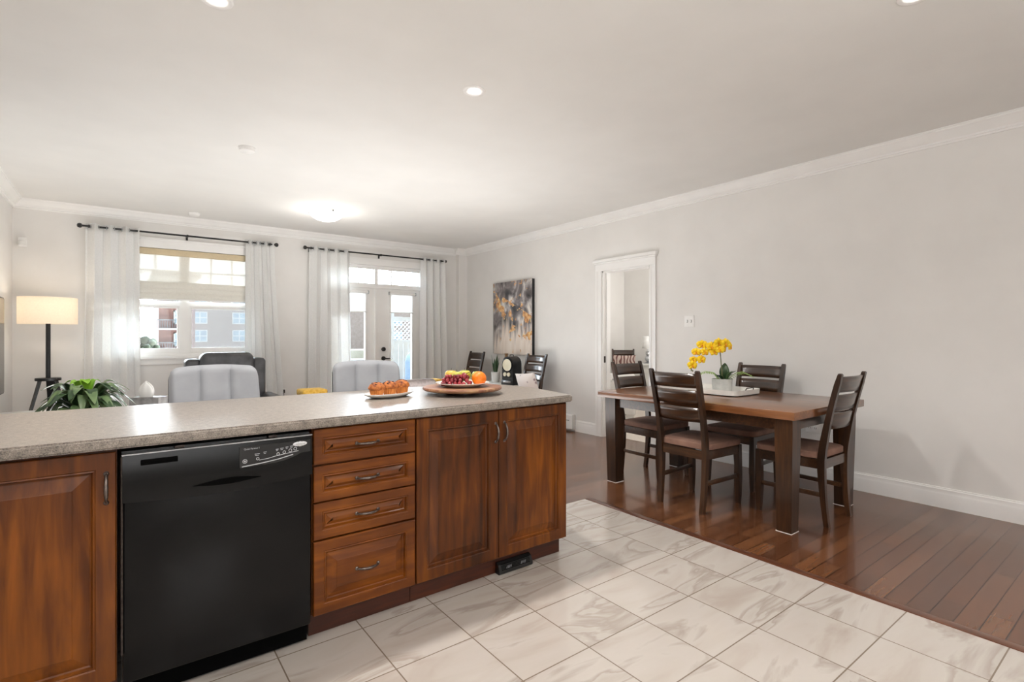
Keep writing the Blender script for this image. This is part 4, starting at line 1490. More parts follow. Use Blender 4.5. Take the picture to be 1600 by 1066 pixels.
hx_, hy_ = 0.205, 0.365
MB().loft([rr(hx_ - 0.012, hy_ - 0.012, 0.05, 0.006), rr(hx_ - 0.004, hy_ - 0.004, 0.058, 0.008), rr(hx_, hy_, 0.062, 0.046), rr(hx_ - 0.008, hy_ - 0.008, 0.054, 0.046), rr(hx_ - 0.014, hy_ - 0.014, 0.048, 0.014), rr(hx_ - 0.02, hy_ - 0.02, 0.042, 0.012)]).build('basin', M['tray'], t_, smooth=40)
MB().loft([rr(hx_ - 0.02, hy_ - 0.02, 0.042, 0.0), rr(hx_ - 0.02, hy_ - 0.02, 0.042, 0.006)]).build('foot', M['black_satin'], t_)
for s in (-1, 1):
    MB().tube([(-0.06, s * (hy_ - 0.004), 0.044), (-0.05, s * (hy_ + 0.005), 0.062), (0.05, s * (hy_ + 0.005), 0.062), (0.06, s * (hy_ - 0.004), 0.044)], 0.004, 8).build('handle', M['metal_dark'], t_)

t_ = thing('potted_orchid', 'yellow orchid in a grey pot on the dining table', 'plant', (3.985, 2.368, TZ + 0.013), -YAW)
# local x = to the camera's right, y = away
MB().lathe([(0.072, 0.0), (0.076, 0.003), (0.080, 0.10), (0.081, 0.103), (0.075, 0.103), (0.073, 0.09)], 36).build('pot', M['concrete'], t_, smooth=50)
MB().lathe([(0.074, 0.088), (0.04, 0.094), (0.001, 0.096)], 24).build('soil', M['soil'], t_)


def leaf(mb, base_, tip, width, droop=0.02, fold=0.15, n=10):
    b, t = Vector(base_), Vector(tip)
    d_ = t - b
    side = d_.cross(Vector((0, 0, 1)))
    if side.length < 1e-4:
        side = Vector((1, 0, 0))
    side.normalize()
    up = side.cross(d_).normalized()

    def fn(u, v):
        w_ = width * math.sin(PI * min(1, 0.08 + 0.92 * u)) ** 0.75 * (1 - 0.15 * u)
        s = (v - 0.5) * 2
        p = b + d_ * u + side * (s * w_ / 2) + up * (droop * math.sin(PI * u) + abs(s) * fold * w_ * 0.5)
        return p
    mb.surf(n, 4, fn)
    return mb


rl = random.Random(4)
leafspec = [((0.02, 0.0, 0.10), (0.030, 0.015, 0.235), 0.085, 'leaf_dark'), ((0.03, -0.02, 0.10), (0.105, -0.03, 0.17), 0.06, 'leaf_dark'),
            ((-0.01, -0.02, 0.10), (-0.075, -0.04, 0.135), 0.06, 'leaf_dark'), ((0.03, -0.03, 0.10), (0.055, -0.075, 0.17), 0.05, 'leaf'),
            ((-0.02, 0.02, 0.10), (-0.10, 0.03, 0.16), 0.05, 'leaf_dark'), ((0.04, 0.02, 0.10), (0.115, 0.03, 0.135), 0.05, 'leaf')]
for b, tp, wd, mm in leafspec:
    leaf(MB(), b, tp, wd, 0.012).build('leaf', M[mm], t_, solid=0.002, smooth=70)
for pts in ([(-0.03, -0.02, 0.10), (-0.08, -0.03, 0.155), (-0.15, -0.03, 0.165), (-0.215, -0.03, 0.14)], [(0.04, -0.02, 0.10), (0.10, -0.03, 0.15), (0.16, -0.03, 0.16), (0.235, -0.03, 0.125)]):
    mb = MB().tube(pts, [0.002, 0.002, 0.0015, 0.001], 6)
    P = [Vector(p) for p in pts]
    for i in range(len(P) - 1):
        for k in range(5):
            c = P[i].lerp(P[i + 1], (k + 0.5) / 5)
            for s in (-1, 1):
                leaf(mb, c, c + Vector((0.012 * (1 if P[-1].x > 0 else -1), s * 0.028, -0.006 + 0.01 * s)), 0.010, 0.002, n=4)
    mb.build('fern_frond', M['fern'], t_, smooth=60)
stem = [(0.0, 0, 0.095), (-0.004, 0, 0.18), (-0.012, 0, 0.28), (-0.018, 0.0, 0.36), (-0.03, 0, 0.40), (-0.06, -0.005, 0.415), (-0.11, -0.01, 0.385), (-0.17, -0.015, 0.33), (-0.22, -0.02, 0.265), (-0.262, -0.025, 0.20)]
MB().tube(stem, [0.0045, 0.0045, 0.004, 0.004, 0.003, 0.003, 0.0025, 0.002, 0.002, 0.0015], 8).build('flower_stem', M['stem'], t_)
MB().tube([(0.012, 0.004, 0.095), (-0.008, 0.004, 0.25), (-0.028, 0.004, 0.425)], 0.003, 8).build('support_stick', M['bark'], t_)


def flower(c, ry, rx, s):
    fl = MB()
    Mx = Matrix.Translation(c) @ Matrix.Rotation(ry, 4, 'Z') @ Matrix.Rotation(rx, 4, 'X')

    def petal(ang, L, W):
        def fn(u, v):
            w_ = W * math.sin(PI * min(1, 0.06 + 0.94 * u)) ** 0.55
            a = (v - 0.5) * w_
            cup = -0.010 * math.sin(PI * u) + 0.010 * (2 * v - 1) ** 2 - 0.006 * u
            x, z = a, L * u
            ca, sa = math.cos(ang), math.sin(ang)
            return Mx @ Vector((s * (x * ca + z * sa), s * cup, s * (-x * sa + z * ca)))
        fl.surf(6, 6, fn)
    for ang, L, W in ((0, 0.036, 0.028), (R(128), 0.034, 0.026), (R(-128), 0.034, 0.026)):
        petal(ang, L, W)
    for ang in (R(72), R(-72)):
        petal(ang, 0.040, 0.046)
    o = fl.build('flower', M['petal'], t_, smooth=80)
    lp = MB().sphere((0, -0.008, -0.004), (0.007, 0.010, 0.007), 10, 8).sphere((0, -0.012, -0.013), (0.005, 0.006, 0.008), 10, 8)
    lp.xf(Mx @ Matrix.Scale(s, 4)).build('lip', M['lip'], o)


for c, ry, rx, s in [((-0.262, -0.04, 0.215), 0.2, -0.1, 1.05), ((-0.245, -0.02, 0.262), -0.3, 0.2, 0.8), ((-0.19, -0.045, 0.262), 0.3, -0.15, 1.0), ((-0.225, -0.03, 0.325), -0.5, 0.0, 0.95), ((-0.165, -0.05, 0.325), 0.4, -0.2, 1.0), ((-0.175, -0.02, 0.385), -0.2, 0.1, 1.05), ((-0.11, -0.055, 0.37), 0.0, -0.1, 1.1), ((-0.09, -0.05, 0.325), 0.3, -0.35, 1.0), ((-0.055, -0.05, 0.40), 0.5, 0.15, 1.1), ((-0.045, -0.06, 0.345), -0.1, -0.2, 1.0), ((0.005, -0.045, 0.395), 0.4, 0.1, 1.15), ((0.0, -0.02, 0.35), 0.7, -0.1, 0.95), ((0.05, -0.03, 0.37), 0.9, 0.0, 0.95)]:
    flower(Vector(c), ry, rx, s * 1.12)
MB().sphere((-0.266, -0.03, 0.178), (0.006, 0.006, 0.011), 8, 8).sphere((-0.255, -0.03, 0.170), (0.005, 0.005, 0.009), 8, 8).build('bud', M['stem'], t_)

# ------------------------------------------------------------------ bar stools behind the counter


def rounded_slab(w_, h_, th, r, bulge=0.0):
    """upright rounded panel, x across, z up, front face at -y"""
    pts = []
    for cx, cz, a0 in ((w_ / 2 - r, h_ - r, 0), (-w_ / 2 + r, h_ - r, 90)):
        for k in range(9):
            a = R(a0 + 90 * k / 8)
            pts.append((cx + r * math.cos(a), cz + r * math.sin(a)))
    pts += [(-w_ / 2 + 0.012, 0.0), (w_ / 2 - 0.012, 0.0)]
    mb = MB()
    rings = []
    for ins, y in ((0.016, -th / 2), (0.004, -th / 2 + 0.008), (0, -th / 2 + 0.02), (0, th / 2 - 0.02), (0.004, th / 2 - 0.008), (0.016, th / 2)):
        k = 1 - ins / (w_ / 2)
        rings.append([(x * k, y, ins + z * (1 - 2 * ins / h_)) for x, z in pts])
    return mb.loft(rings)


def make_stool(label, loc, rz):
    t_ = thing('bar_stool', label, 'bar stool', loc, rz, 'grey bar stools at the counter')
    for k, x in enumerate((-0.158, 0, 0.158)):
        pass
    # backrest in three vertical channels with an arched top edge
    W, Z0, Z1 = 0.475, 0.845, 1.062

    def face(sg):
        def fn(u, v):
            x = (u - 0.5) * W
            arch = 0.016 * (1 - (2 * u - 1) ** 2)
            zt = Z1 + arch
            rc = 0.05
            ex = abs(x) - (W / 2 - rc)
            if ex > 0:
                zt -= rc - math.sqrt(max(0, rc * rc - ex * ex))
            z = Z0 + (zt - Z0) * v
            ch = (u * 3) % 1.0
            puff = 0.024 + 0.018 * (1 - abs(2 * ch - 1) ** 7)
            edge = min(1, (1 - v) / 0.10) ** 0.5 * min(1, v / 0.08 + 0.3) ** 0.5 * min(1, min(u, 1 - u) / 0.05 + 0.2) ** 0.5
            curve = -0.035 * (2 * u - 1) ** 2
            return (x * (1 - 0.02 * v), 0.205 + sg * puff * edge + curve + 0.03 * (v - 0.5), z)
        return fn
    MB().surf(48, 14, face(-1)).surf(48, 14, face(1)).build('backrest', M['stool'], t_, smooth=75)

    def low(sg):
        def fn(u, v):
            x = (u - 0.5) * W
            z = 0.70 + 0.145 * v
            return (x, 0.19 + sg * 0.030 * min(1, min(v, 1 - v) / 0.1 + 0.2) ** 0.5 - 0.035 * (2 * u - 1) ** 2, z)
        return fn
    MB().surf(30, 10, low(-1)).surf(30, 10, low(1)).build('lower_backrest', M['stool'], t_, smooth=75)
    MB().box(-0.225, 0.225, -0.20, 0.20, 0.62, 0.70, b=0.03, seg=4).build('seat', M['stool'], t_, smooth=60)
    MB().tube([(0, 0, 0.62), (0, 0, 0.04)], 0.028, 16).build('column', M['steel'], t_)
    MB().lathe([(0.205, 0.0), (0.205, 0.008), (0.15, 0.02), (0.03, 0.045)], 40).build('base', M['steel'], t_)
    MB().torus((0, -0.10, 0.30), 0.13, 0.010, 'z', 28, 8).build('footrest', M['steel'], t_)
    return t_


st = make_stool('light grey channelled bar stool backing the dark recliner', (0.455, 3.31, 0), R(4))
dup(st, (1.353, 3.32, 0), R(-6), 'light grey channelled bar stool in front of the glass door', 'grey bar stools at the counter')

# ------------------------------------------------------------------ living room
# recliner
t_ = thing('recliner', 'charcoal leather recliner in front of the window', 'recliner', (0.90, 6.05, 0))
MB().box(-0.30, 0.30, -0.35, 0.30, 0.18, 0.47, b=0.05, seg=4).build('seat', M['leather'], t_, smooth=60)
MB().box(-0.285, 0.285, 0.14, 0.34, 0.45, 0.93, b=0.06, seg=4).build('backrest', M['leather'], t_, smooth=60)
MB().box(-0.255, 0.255, 0.10, 0.34, 0.86, 1.07, b=0.07, seg=5).map(lambda p: (p.x, p.y, p.z + 0.012 * (1 - (p.x / 0.26) ** 2))).build('headrest', M['leather'], t_, smooth=60)
for s in (-1, 1):
    MB().box(s * 0.31 - 0.07, s * 0.31 + 0.07, 0.16, 0.40, 0.42, 1.01, b=0.04, seg=4).build('wing', M['leather'], t_, smooth=60)
    MB().box(s * 0.40 - 0.09, s * 0.40 + 0.09, -0.40, 0.34, 0.06, 0.62, b=0.06, seg=4).build('armrest', M['leather'], t_, smooth=60)
MB().box(-0.31, 0.31, -0.40, -0.32, 0.08, 0.42, b=0.03, seg=3).build('footrest', M['leather'], t_, smooth=60)
MB().box(-0.36, 0.36, -0.30, 0.30, 0.0, 0.06).build('base', M['black_satin'], t_)

# side table with tissue box
t_ = thing('side_table', 'round pale side table under the tissue box', 'side table', (0.13, 5.12, 0))
MB().lathe([(0.205, 0.645), (0.21, 0.65), (0.21, 0.668), (0.205, 0.673), (0.001, 0.673)], 40).build('tabletop', M['console'], t_)
for a in (30, 150, 270):
    MB().tube([(0.05 * math.cos(R(a)), 0.05 * math.sin(R(a)), 0.645), (0.17 * math.cos(R(a)), 0.17 * math.sin(R(a)), 0.0)], [0.016, 0.011], 10).build('leg', M['gold_wood'], t_)
t_ = thing('tissue_box', 'grey tissue box with a white tissue pulled up', 'tissue box', (0.175, 5.10, 0.673), R(-35))
MB().box(-0.115, 0.115, -0.06, 0.06, 0, 0.085, b=0.003).build('box', M['marble_grey'], t_)


def tis(u, v):
    a = 2 * PI * u
    r = 0.052 * (1 - v ** 6) * (0.72 + 0.28 * math.sin(PI * min(1.0, v + 0.15))) * (1 + 0.06 * math.sin(7 * a) * (0.4 + v))
    return (-0.02 + 1.15 * r * math.cos(a), r * 0.55 * math.sin(a), 0.083 + 0.125 * v + 0.007 * math.sin(3 * a) * v)


MB().surf(40, 14, tis).build('tissue', M['tissue'], t_, smooth=80)

# plant on a stand behind the counter
t_ = thing('plant_stand', 'slim dark plant stand under the leafy green plant', 'plant stand', (-0.20, 4.5, 0))
MB().lathe([(0.17, 0.50), (0.175, 0.505), (0.175, 0.525), (0.001, 0.527)], 32).build('top', M['dining'], t_)
for a in (45, 135, 225, 315):
    MB().tube([(0.12 * math.cos(R(a)), 0.12 * math.sin(R(a)), 0.50), (0.15 * math.cos(R(a)), 0.15 * math.sin(R(a)), 0.0)], 0.012, 8).build('leg', M['dining'], t_)
t_ = thing('potted_plant', 'leafy green plant behind the counter in front of the floor lamp', 'plant', (-0.20, 4.5, 0.527), -YAW)
MB().lathe([(0.09, 0.0), (0.095, 0.004), (0.125, 0.20), (0.128, 0.205), (0.118, 0.205), (0.112, 0.18)], 32).build('pot', M['concrete'], t_, smooth=50)
MB().lathe([(0.114, 0.175), (0.001, 0.185)], 24).build('soil', M['soil'], t_)
rp = random.Random(21)


def arch_leaf(c0, ang, L, rise, drop, width, mm):
    dx, dy = math.cos(ang), math.sin(ang)
    side = Vector((-dy, dx, 0))

    def fn(u, v):
        s = (v - 0.5) * 2
        w_ = width * math.sin(PI * min(1, 0.04 + 0.96 * u)) ** 0.8
        z = rise * math.sin(PI * 0.5 * min(1, u * 1.5)) - drop * u ** 2.2
        p = Vector(c0) + Vector((dx * L * u, dy * L * u, z)) + side * (s * w_ / 2)
        p.z += 0.10 * w_ * abs(s)
        return p
    return MB().surf(12, 6, fn).build('leaf', M[mm], t_, solid=0.0015, smooth=80)


for k in range(64):
    a = 2 * PI * k / 64 * 5 + rp.uniform(-0.2, 0.2)
    ring = k / 64
    L = rp.uniform(0.17, 0.275) * (0.75 + 0.4 * ring)
    rise = rp.uniform(0.15, 0.25) * (1.15 - 0.5 * ring)
    arch_leaf((0.03 * math.cos(a), 0.03 * math.sin(a), 0.19), a, L, rise, rp.uniform(0.02, 0.16) + 0.10 * ring, rp.uniform(0.05, 0.08), 'leaf' if k % 3 else 'leaf_dark')
for a, L in ((2.2, 0.12), (1.2, 0.10), (4.6, 0.10), (3.4, 0.11), (5.6, 0.09)):
    arch_leaf((0.0, 0.0, 0.20), a, L, 0.235, 0.03, 0.055, 'leaf_sunlit')

# floor lamp
t_ = thing('floor_lamp', 'lit tripod floor lamp with cream drum shade in the left corner', 'floor lamp', (-0.61, 7.2, 0))
MB().lathe([(0.236, 1.375), (0.238, 1.375), (0.238, 1.648), (0.236, 1.648)], 48, cap=False).build('lamp_shade', M['lampshade'], t_, smooth=60)
MB().tube([(0, 0, 0.80), (0, 0, 1.60)], 0.020, 14).build('pole', M['black_satin'], t_)
MB().lathe([(0.085, 0.785), (0.088, 0.79), (0.088, 0.812), (0.085, 0.815), (0.001, 0.815)], 28).xf(Matrix.Scale(1.2, 4, (1, 0, 0))).build('tray', M['black_satin'], t_)
for a in (200, 330, 85):
    ca, sa = math.cos(R(a)), math.sin(R(a))
    MB().loft([[(ca * r_ - sa * q, sa * r_ + ca * q, z) for q in (-wq, wq)] + [(ca * (r_ - 0.02) - sa * q, sa * (r_ - 0.02) + ca * q, z) for q in (wq, -wq)] for r_, z, wq in ((0.075, 0.80, 0.028), (0.26, 0.0, 0.016))]).build('leg', M['black_satin'], t_)
MB().sphere((0, 0, 1.5), 0.03, 14, 10).build('bulb', M['bulb'], t_)
l_ = bpy.data.lights.new('floor_lamp_bulb', 'POINT')
l_.energy = 4.2
l_.color = (1.0, 0.84, 0.66)
l_.shadow_soft_size = 0.05
lo_ = bpy.data.objects.new('floor_lamp_bulb', l_)
lo_.location = (-0.61, 7.2, 1.55)
COL.objects.link(lo_)

# television on the left wall
t_ = thing('television', 'dark wall television seen edge-on at the left border', 'television', (XL, 5.75, 0.72))
MB().box(0.03, 0.075, -0.72, 0.87, 0.0, 0.885, b=0.006).build('housing', M['black_satin'], t_)
MB().box(0.0755, 0.079, -0.705, 0.855, 0.015, 0.87).build('screen', M['tv'], t_)
MB().box(0.0, 0.03, -0.20, 0.20, 0.25, 0.65).build('wall_mount', M['black_satin'], t_)
t_ = thing('media_console', 'low white media console under the television', 'console', (XL + 0.02, 5.75, 0))
MB().box(0.0, 0.40, -0.80, 0.85, 0.08, 0.55, b=0.006).build('body', M['console'], t_)
for y in (-0.41, 0.14, 0.0):
    pass
for y0, y1 in ((-0.79, -0.26), (-0.25, 0.29), (0.30, 0.84)):
    MB().box(0.4005, 0.416, y0, y1, 0.10, 0.53, b=0.003).build('door', M['console'], t_)
MB().box(0.03, 0.36, -0.75, 0.80, 0.0, 0.08).build('plinth', M['black_satin'], t_)

# armchair with its back to us, mustard cushion, mustard stool
t_ = thing('armchair', 'mauve grey armchair in front of the glass door, its back to the camera', 'armchair', (2.70, 5.95, 0))
MB().box(-0.36, 0.36, -0.36, 0.34, 0.16, 0.44, b=0.05, seg=4).build('seat', M['mauve'], t_, smooth=60)
MB().box(-0.36, 0.36, -0.42, -0.26, 0.16, 0.735, b=0.06, seg=4).build('backrest', M['mauve'], t_, smooth=60)
for s in (-1, 1):
    MB().box(s * 0.38 - 0.06, s * 0.38 + 0.06, -0.36, 0.34, 0.12, 0.60, b=0.05, seg=4).build('armrest', M['mauve'], t_, smooth=60)
for sx in (-1, 1):
    for sy in (-1, 1):
        MB().tube([(sx * 0.32, sy * 0.30, 0.16), (sx * 0.34, sy * 0.32, 0.0)], [0.02, 0.014], 10).build('leg', M['dining'], t_)
t_ = ott = thing('ottoman', 'mustard yellow stool between window and glass door', 'ottoman', (1.77, 6.2, 0), group='mustard yellow stools')
MB().box(-0.14, 0.14, -0.14, 0.14, 0.56, 0.635, b=0.02, seg=3).build('cushion', M['mustard'], t_, smooth=60)
MB().box(-0.13, 0.13, -0.13, 0.13, 0.52, 0.56).build('frame', M['gold_wood'], t_)
for sx in (-1, 1):
    for sy in (-1, 1):
        MB().tube([(sx * 0.11, sy * 0.11, 0.52), (sx * 0.14, sy * 0.14, 0.0)], [0.017, 0.012], 10).build('leg', M['gold_wood'], t_)

dup(ott, (3.55, 6.6, 0), 0.0, 'mustard yellow stool at the foot of the curtain nearest the corner')

# console by the right wall with plant, vase and radio
t_ = thing('console_table', 'pale console table between two slat-back chairs under the painting', 'table', (4.52, 6.18, 0))
MB().box(-0.20, 0.20, -0.42, 0.42, 0.53, 0.557, b=0.003).build('top', M['console'], t_)
for sx in (-1, 1):
    for sy in (-1, 1):
        MB().box(sx * 0.175 - 0.018, sx * 0.175 + 0.018, sy * 0.395 - 0.018, sy * 0.395 + 0.018, 0, 0.53).build('leg', M['console'], t_)
MB().box(-0.17, 0.17, -0.39, 0.39, 0.16, 0.178).build('shelf', M['console'], t_)
t_ = thing('snake_plant', 'small snake plant in a white pot beside the black radio', 'plant', (4.50, 6.36, 0.557))
MB().lathe([(0.052, 0.0), (0.056, 0.003), (0.068, 0.15), (0.07, 0.155), (0.062, 0.155), (0.058, 0.135)], 28).build('pot', M['china'], t_, smooth=50)
MB().lathe([(0.060, 0.13), (0.001, 0.137)], 20).build('soil', M['soil'], t_)
rs_ = random.Random(9)
for k in range(9):
    a = 2 * PI * k / 9 + 0.4
    b = (0.028 * math.cos(a), 0.028 * math.sin(a), 0.13)
    hgt = rs_.uniform(0.16, 0.30)
    tp = (0.06 * math.cos(a), 0.06 * math.sin(a), 0.13 + hgt)
    leaf(MB(), b, tp, 0.042, 0.004, 0.3).build('leaf', M['leaf_dark'], t_, solid=0.003, smooth=70)
t_ = thing('brown_vase', 'brown bottle vase standing behind the snake plant', 'vase', (4.60, 6.22, 0.557))
MB().lathe([(0.05, 0.0), (0.062, 0.02), (0.066, 0.14), (0.058, 0.26), (0.03, 0.36), (0.022, 0.40), (0.028, 0.43), (0.024, 0.43)], 28).build('body', M['vase'], t_, smooth=60)
MB().torus((0, 0, 0.43), 0.026, 0.004, 'z', 24, 8).build('rim', M['vase'], t_)
t_ = thing('retro_radio', 'black arched retro radio with a cream round dial', 'radio', (4.45, 5.885, 0.557), R(279))
# local: front is -y, x across
arch = [(-0.105, 0.0)] + [(-0.105, 0.28)] + [(0.105 * math.cos(R(180 - 18 * k)), 0.30 + 0.105 * math.sin(R(180 - 18 * k))) for k in range(0, 11)] + [(0.105, 0.28), (0.105, 0.0)]
MB().prism(arch, -0.09, 0.09, 'y').build('case', M['black_satin'], t_, smooth=30)
MB().box(-0.115, 0.115, -0.10, 0.10, 0.0, 0.07, b=0.004).build('plinth', M['black_satin'], t_)
mb = MB().tube([(0, -0.085, 0.285), (0, -0.100, 0.285)], [0.088, 0.086], 36)
mb.build('dial', M['dial'], t_)
MB().torus((0, -0.097, 0.285), 0.091, 0.007, 'y', 40, 8).build('dial_ring', M['black'], t_)
for x in (-0.045, 0.03):
    MB().tube([(x, -0.085, 0.15), (x, -0.105, 0.15)], [0.03, 0.027], 24).build('knob', M['dial'], t_)
MB().box(-0.07, 0.07, -0.1015, -0.09, 0.03, 0.06, b=0.002).build('nameplate', M['steel'], t_)
MB().tube([(-0.04, 0, 0.405), (-0.03, 0, 0.425), (0.03, 0, 0.425), (0.04, 0, 0.405)], 0.006, 8).build('carry_handle', M['black_satin'], t_)

# ------------------------------------------------------------------ bedroom things
t_ = thing('white_armchair', 'white patterned armchair seen through the doorway', 'armchair', (6.15, 5.52, 0.004), R(-90 - 50 + 180))
MB().box(-0.44, 0.44, 0.18, 0.36, 0.10, 1.07, b=0.09, seg=5).build('backrest', M['armchair_white'], t_, smooth=60)
MB().box(-0.36, 0.36, -0.36, 0.22, 0.10, 0.46, b=0.06, seg=4).build('seat', M['armchair_white'], t_, smooth=60)
for s in (-1, 1):
    MB().box(s * 0.37 - 0.07, s * 0.37 + 0.07, -0.36, 0.26, 0.05, 0.64, b=0.06, seg=4).build('armrest', M['armchair_white'], t_, smooth=60)
MB().box(-0.40, 0.40, -0.33, 0.32, 0.0, 0.10).build('skirt', M['armchair_white'], t_)
t_ = thing('bedside_table', 'white bedside table under the small glass lamp beyond the doorway', 'table', (7.30, 5.73, 0.004))
MB().box(-0.22, 0.22, -0.22, 0.22, 0.74, 0.77, b=0.003).build('top', M['console'], t_)
MB().box(-0.20, 0.20, -0.20, 0.20, 0.30, 0.74).build('body', M['console'], t_)
for sx in (-1, 1):
    for sy in (-1, 1):
        MB().box(sx * 0.18 - 0.02, sx * 0.18 + 0.02, sy * 0.18 - 0.02, sy * 0.18 + 0.02, 0, 0.30).build('leg', M['console'], t_)
t_ = thing('table_lamp', 'small white-shaded lamp on a glass base beyond the doorway', 'table lamp', (7.30, 5.73, 0.774))
MB().lathe([(0.075, 0.0), (0.078, 0.012), (0.03, 0.025), (0.015, 0.04)], 28).build('base', M['steel'], t_)
MB().sphere((0, 0, 0.09), 0.052, 20, 14).sphere((0, 0, 0.175), 0.04, 20, 14).build('glass_body', M['steel'], t_)
MB().tube([(0, 0, 0.20), (0, 0, 0.34)], 0.008, 8).build('pole', M['steel'], t_)
MB().lathe([(0.10, 0.265), (0.085, 0.48)], 32, cap=False).build('lamp_shade', M['tissue'], t_, solid=0.002)

# ------------------------------------------------------------------ outdoors
struct('ground', bx(-60, 120, YB + 6.5, 200, -6.2, -6.0), M['ground'])
struct('deck', bx(-3, 12, YB + 0.2, 13.6, -0.22, -0.05), M['deck'])
t_ = thing('deck_fence', 'white vinyl deck fence with a lattice top beyond the glass door', 'fence', (6.0, 13.4, -0.05))
for x in (-0.05, 2.15, 4.35):
    MB().box(x - 0.06, x + 0.06, -0.06, 0.06, 0, 1.95, b=0.006).build('post', M['vinyl'], t_)
MB().box(-3.6, -0.11, -0.03, 0.03, 0.04, 0.70, b=0.004).build('low_panel', M['vinyl'], t_)
for x0, x1 in ((0.01, 2.09), (2.21, 4.29)):
    mb = MB()
    n = 14
    for k in range(n):
        a = x0 + (x1 - x0) * k / n
        mb.box(a + 0.004, a + (x1 - x0) / n - 0.004, -0.012, 0.012, 0.08, 1.12)
    mb.build('panel', M['vinyl'], t_)
    mb = MB().box(x0, x1, -0.03, 0.03, 0.04, 0.12).box(x0, x1, -0.03, 0.03, 1.10, 1.20).box(x0, x1, -0.03, 0.03, 1.74, 1.84)
    mb.build('rail', M['vinyl'], t_)
    mb = MB()
    for k in range(-5, 22):
        for sg in (-1, 1):
            a, b = x0 + 0.12 * k, x0 + 0.12 * k + sg * 0.54
            t0, t1 = 0.0, 1.0
            if sg > 0:
                t0, t1 = max(0, (x0 - a) / 0.54), min(1, (x1 - a) / 0.54)
            else:
                t0, t1 = max(0, (a - x1) / 0.54), min(1, (a - x0) / 0.54)
            if t1 - t0 < 0.05:
                continue
            mb.bar((a + (b - a) * t0, 0.006 * sg, 1.20 + 0.54 * t0), (a + (b - a) * t1, 0.006 * sg, 1.20 + 0.54 * t1), 0.008, 0.035, ref=(0, 1, 0))
    mb.build('lattice', M['vinyl'], t_)
t_ = thing('grill_cover', 'blue grey covered grill on the deck beyond the glass door', 'grill', (4.72, 9.0, -0.05))
MB().loft([rr(0.33, 0.28, 0.06, 0.08), rr(0.34, 0.28, 0.07, 0.80), rr(0.31, 0.25, 0.08, 0.95), rr(0.22, 0.17, 0.08, 1.06), rr(0.10, 0.08, 0.05, 1.08)]).build('cover', M['cover'], t_, smooth=50)
for sx in (-1, 1):
    for sy in (-1, 1):
        MB().tube([(sx * 0.28, sy * 0.22, 0.10), (sx * 0.28, sy * 0.22, 0.0)], 0.02, 8).build('leg', M['black_satin'], t_)
# stone wall and white railing behind left leaf
tag(MB().box(4.0, 9.6, 19.0, 19.6, -6, 0.75, b=0.06, seg=2).build('stone_wall', M['stone']), 'low tan stone wall beyond the left door leaf', 'wall', kind=None)


def building(name, label, loc, W, Ht, D, cols, rows, x0, dx, z0, dz, wm, ww=2.2, wh=2.0):
    t_ = thing(name, label, 'building', loc)
    MB().box(0, W, 0, D, -8, Ht).build('wall', M[wm], t_)
    MB().box(-0.6, W + 0.6, -0.6, D + 0.6, Ht, Ht + 0.5).build('roof', M['far_roof'], t_)
    for i in range(cols):
        for j in range(rows):
            x, z = x0 + dx * i, z0 + dz * j
            mb = MB().box(x - ww / 2, x + ww / 2, -0.12, 0.05, z - wh / 2, z - wh / 2 + 0.15)
            mb.box(x - ww / 2, x + ww / 2, -0.12, 0.05, z + wh / 2 - 0.15, z + wh / 2)
            mb.box(x - ww / 2, x - ww / 2 + 0.15, -0.12, 0.05, z - wh / 2, z + wh / 2)
            mb.box(x + ww / 2 - 0.15, x + ww / 2, -0.12, 0.05, z - wh / 2, z + wh / 2)
            mb.box(x - 0.07, x + 0.07, -0.10, 0.05, z - wh / 2, z + wh / 2)
            mb.box(x - ww / 2, x + ww / 2, -0.10, 0.05, z - 0.07, z + 0.07)
            f_ = mb.build('window_frame', M['far_trim'], t_)
            MB().box(x - ww / 2 + 0.1, x + ww / 2 - 0.1, -0.05, 0.06, z - wh / 2 + 0.1, z + wh / 2 - 0.1).build('pane', M['far_win'], f_)
    return t_


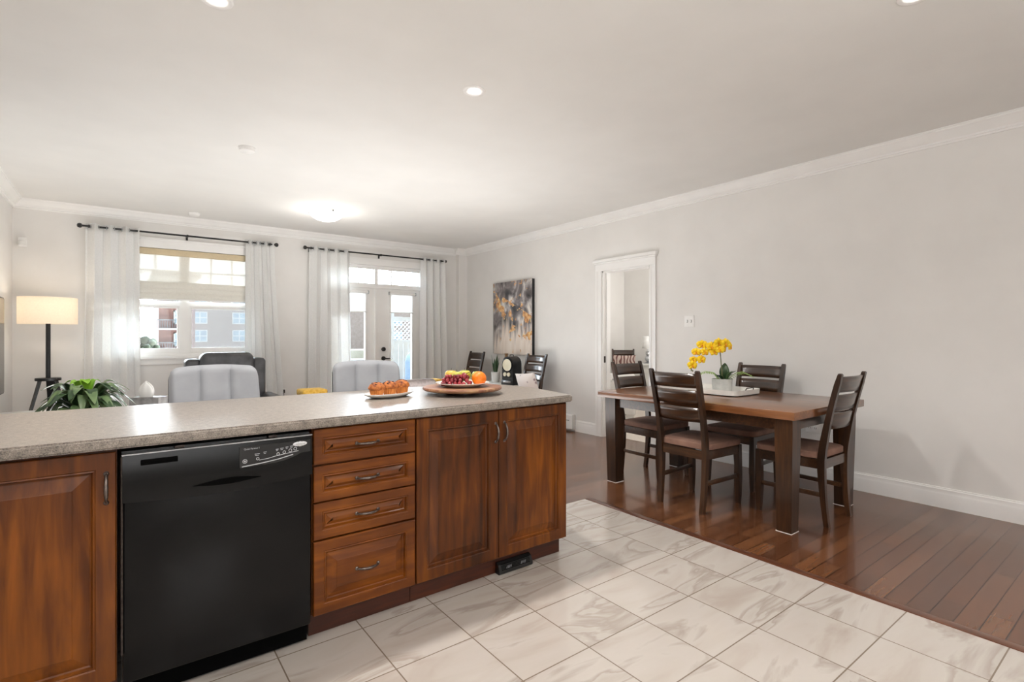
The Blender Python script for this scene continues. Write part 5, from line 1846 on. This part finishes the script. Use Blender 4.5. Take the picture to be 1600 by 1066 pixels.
building('apartment_building', 'large brick apartment block with white windows beyond the window and glass door', (8.8, 100, 0), 62, 9.5, 14, 11, 4, 1.6, 5.9, -1.7, 3.05, 'brick_far')
tb = building('red_brick_wing', 'red brick building with balconies beyond the left window pane', (3.4, 72, 0), 3.6, 8.2, 12, 1, 4, 2.2, 3, -1.7, 2.6, 'brick_red', 1.5, 1.6)
for z in (-3.2, -0.6, 2.0, 4.6):
    MB().box(-0.2, 2.6, -1.2, 0.0, z, z + 0.2).build('balcony', M['far_trim'], tb)
    mb = MB()
    for k in range(12):
        mb.box(-0.2 + 0.24 * k, -0.14 + 0.24 * k, -1.2, -1.14, z + 0.2, z + 1.1)
    mb.box(-0.2, 2.6, -1.22, -1.12, z + 1.1, z + 1.2)
    mb.build('balcony_railing', M['far_roof'], tb)
rt = random.Random(5)
for i, (x, y, hgt, r, lab) in enumerate([(-3.4, 60, 6.0, 2.4, 'rounded green tree seen leftmost through the window'), (0.9, 69, 7.6, 2.4, 'taller green tree beside the balconied brick building'), (2.4, 58, 5.2, 1.4, 'short green tree in front of the balconied brick building')]):
    t_ = thing('tree', lab, 'tree', (x, y, -6), 0, 'trees beyond the window')
    mb = MB().tube([(0, 0, 0), (0.1, 0, hgt * 0.4), (0, 0, hgt * 0.75)], [0.25, 0.2, 0.1], 8)
    mb.build('trunk', M['bark'], t_)
    mb = MB()
    for k in range(110):
        a, b = rt.uniform(0, 2 * PI), rt.uniform(-0.7, 1)
        q = r * rt.uniform(0.2, 1.0) * math.sqrt(1.05 - b * b * 0.9)
        s = r * rt.uniform(0.10, 0.22)
        m2 = MB().sphere((0, 0, 0), 1, 12, 8)
        ph = rt.uniform(0, 6)
        m2.map(lambda p: (p.x * s * (1 + 0.2 * math.sin(7 * p.y + ph)) + q * math.cos(a), p.y * s * (1 + 0.2 * math.sin(6 * p.z + ph)) + q * math.sin(a), p.z * s * (1 + 0.15 * math.sin(8 * p.x)) + hgt * 0.72 + b * r * 0.7))
        mb.join(m2)
    mb.build('crown', M['tree'], t_, smooth=80)
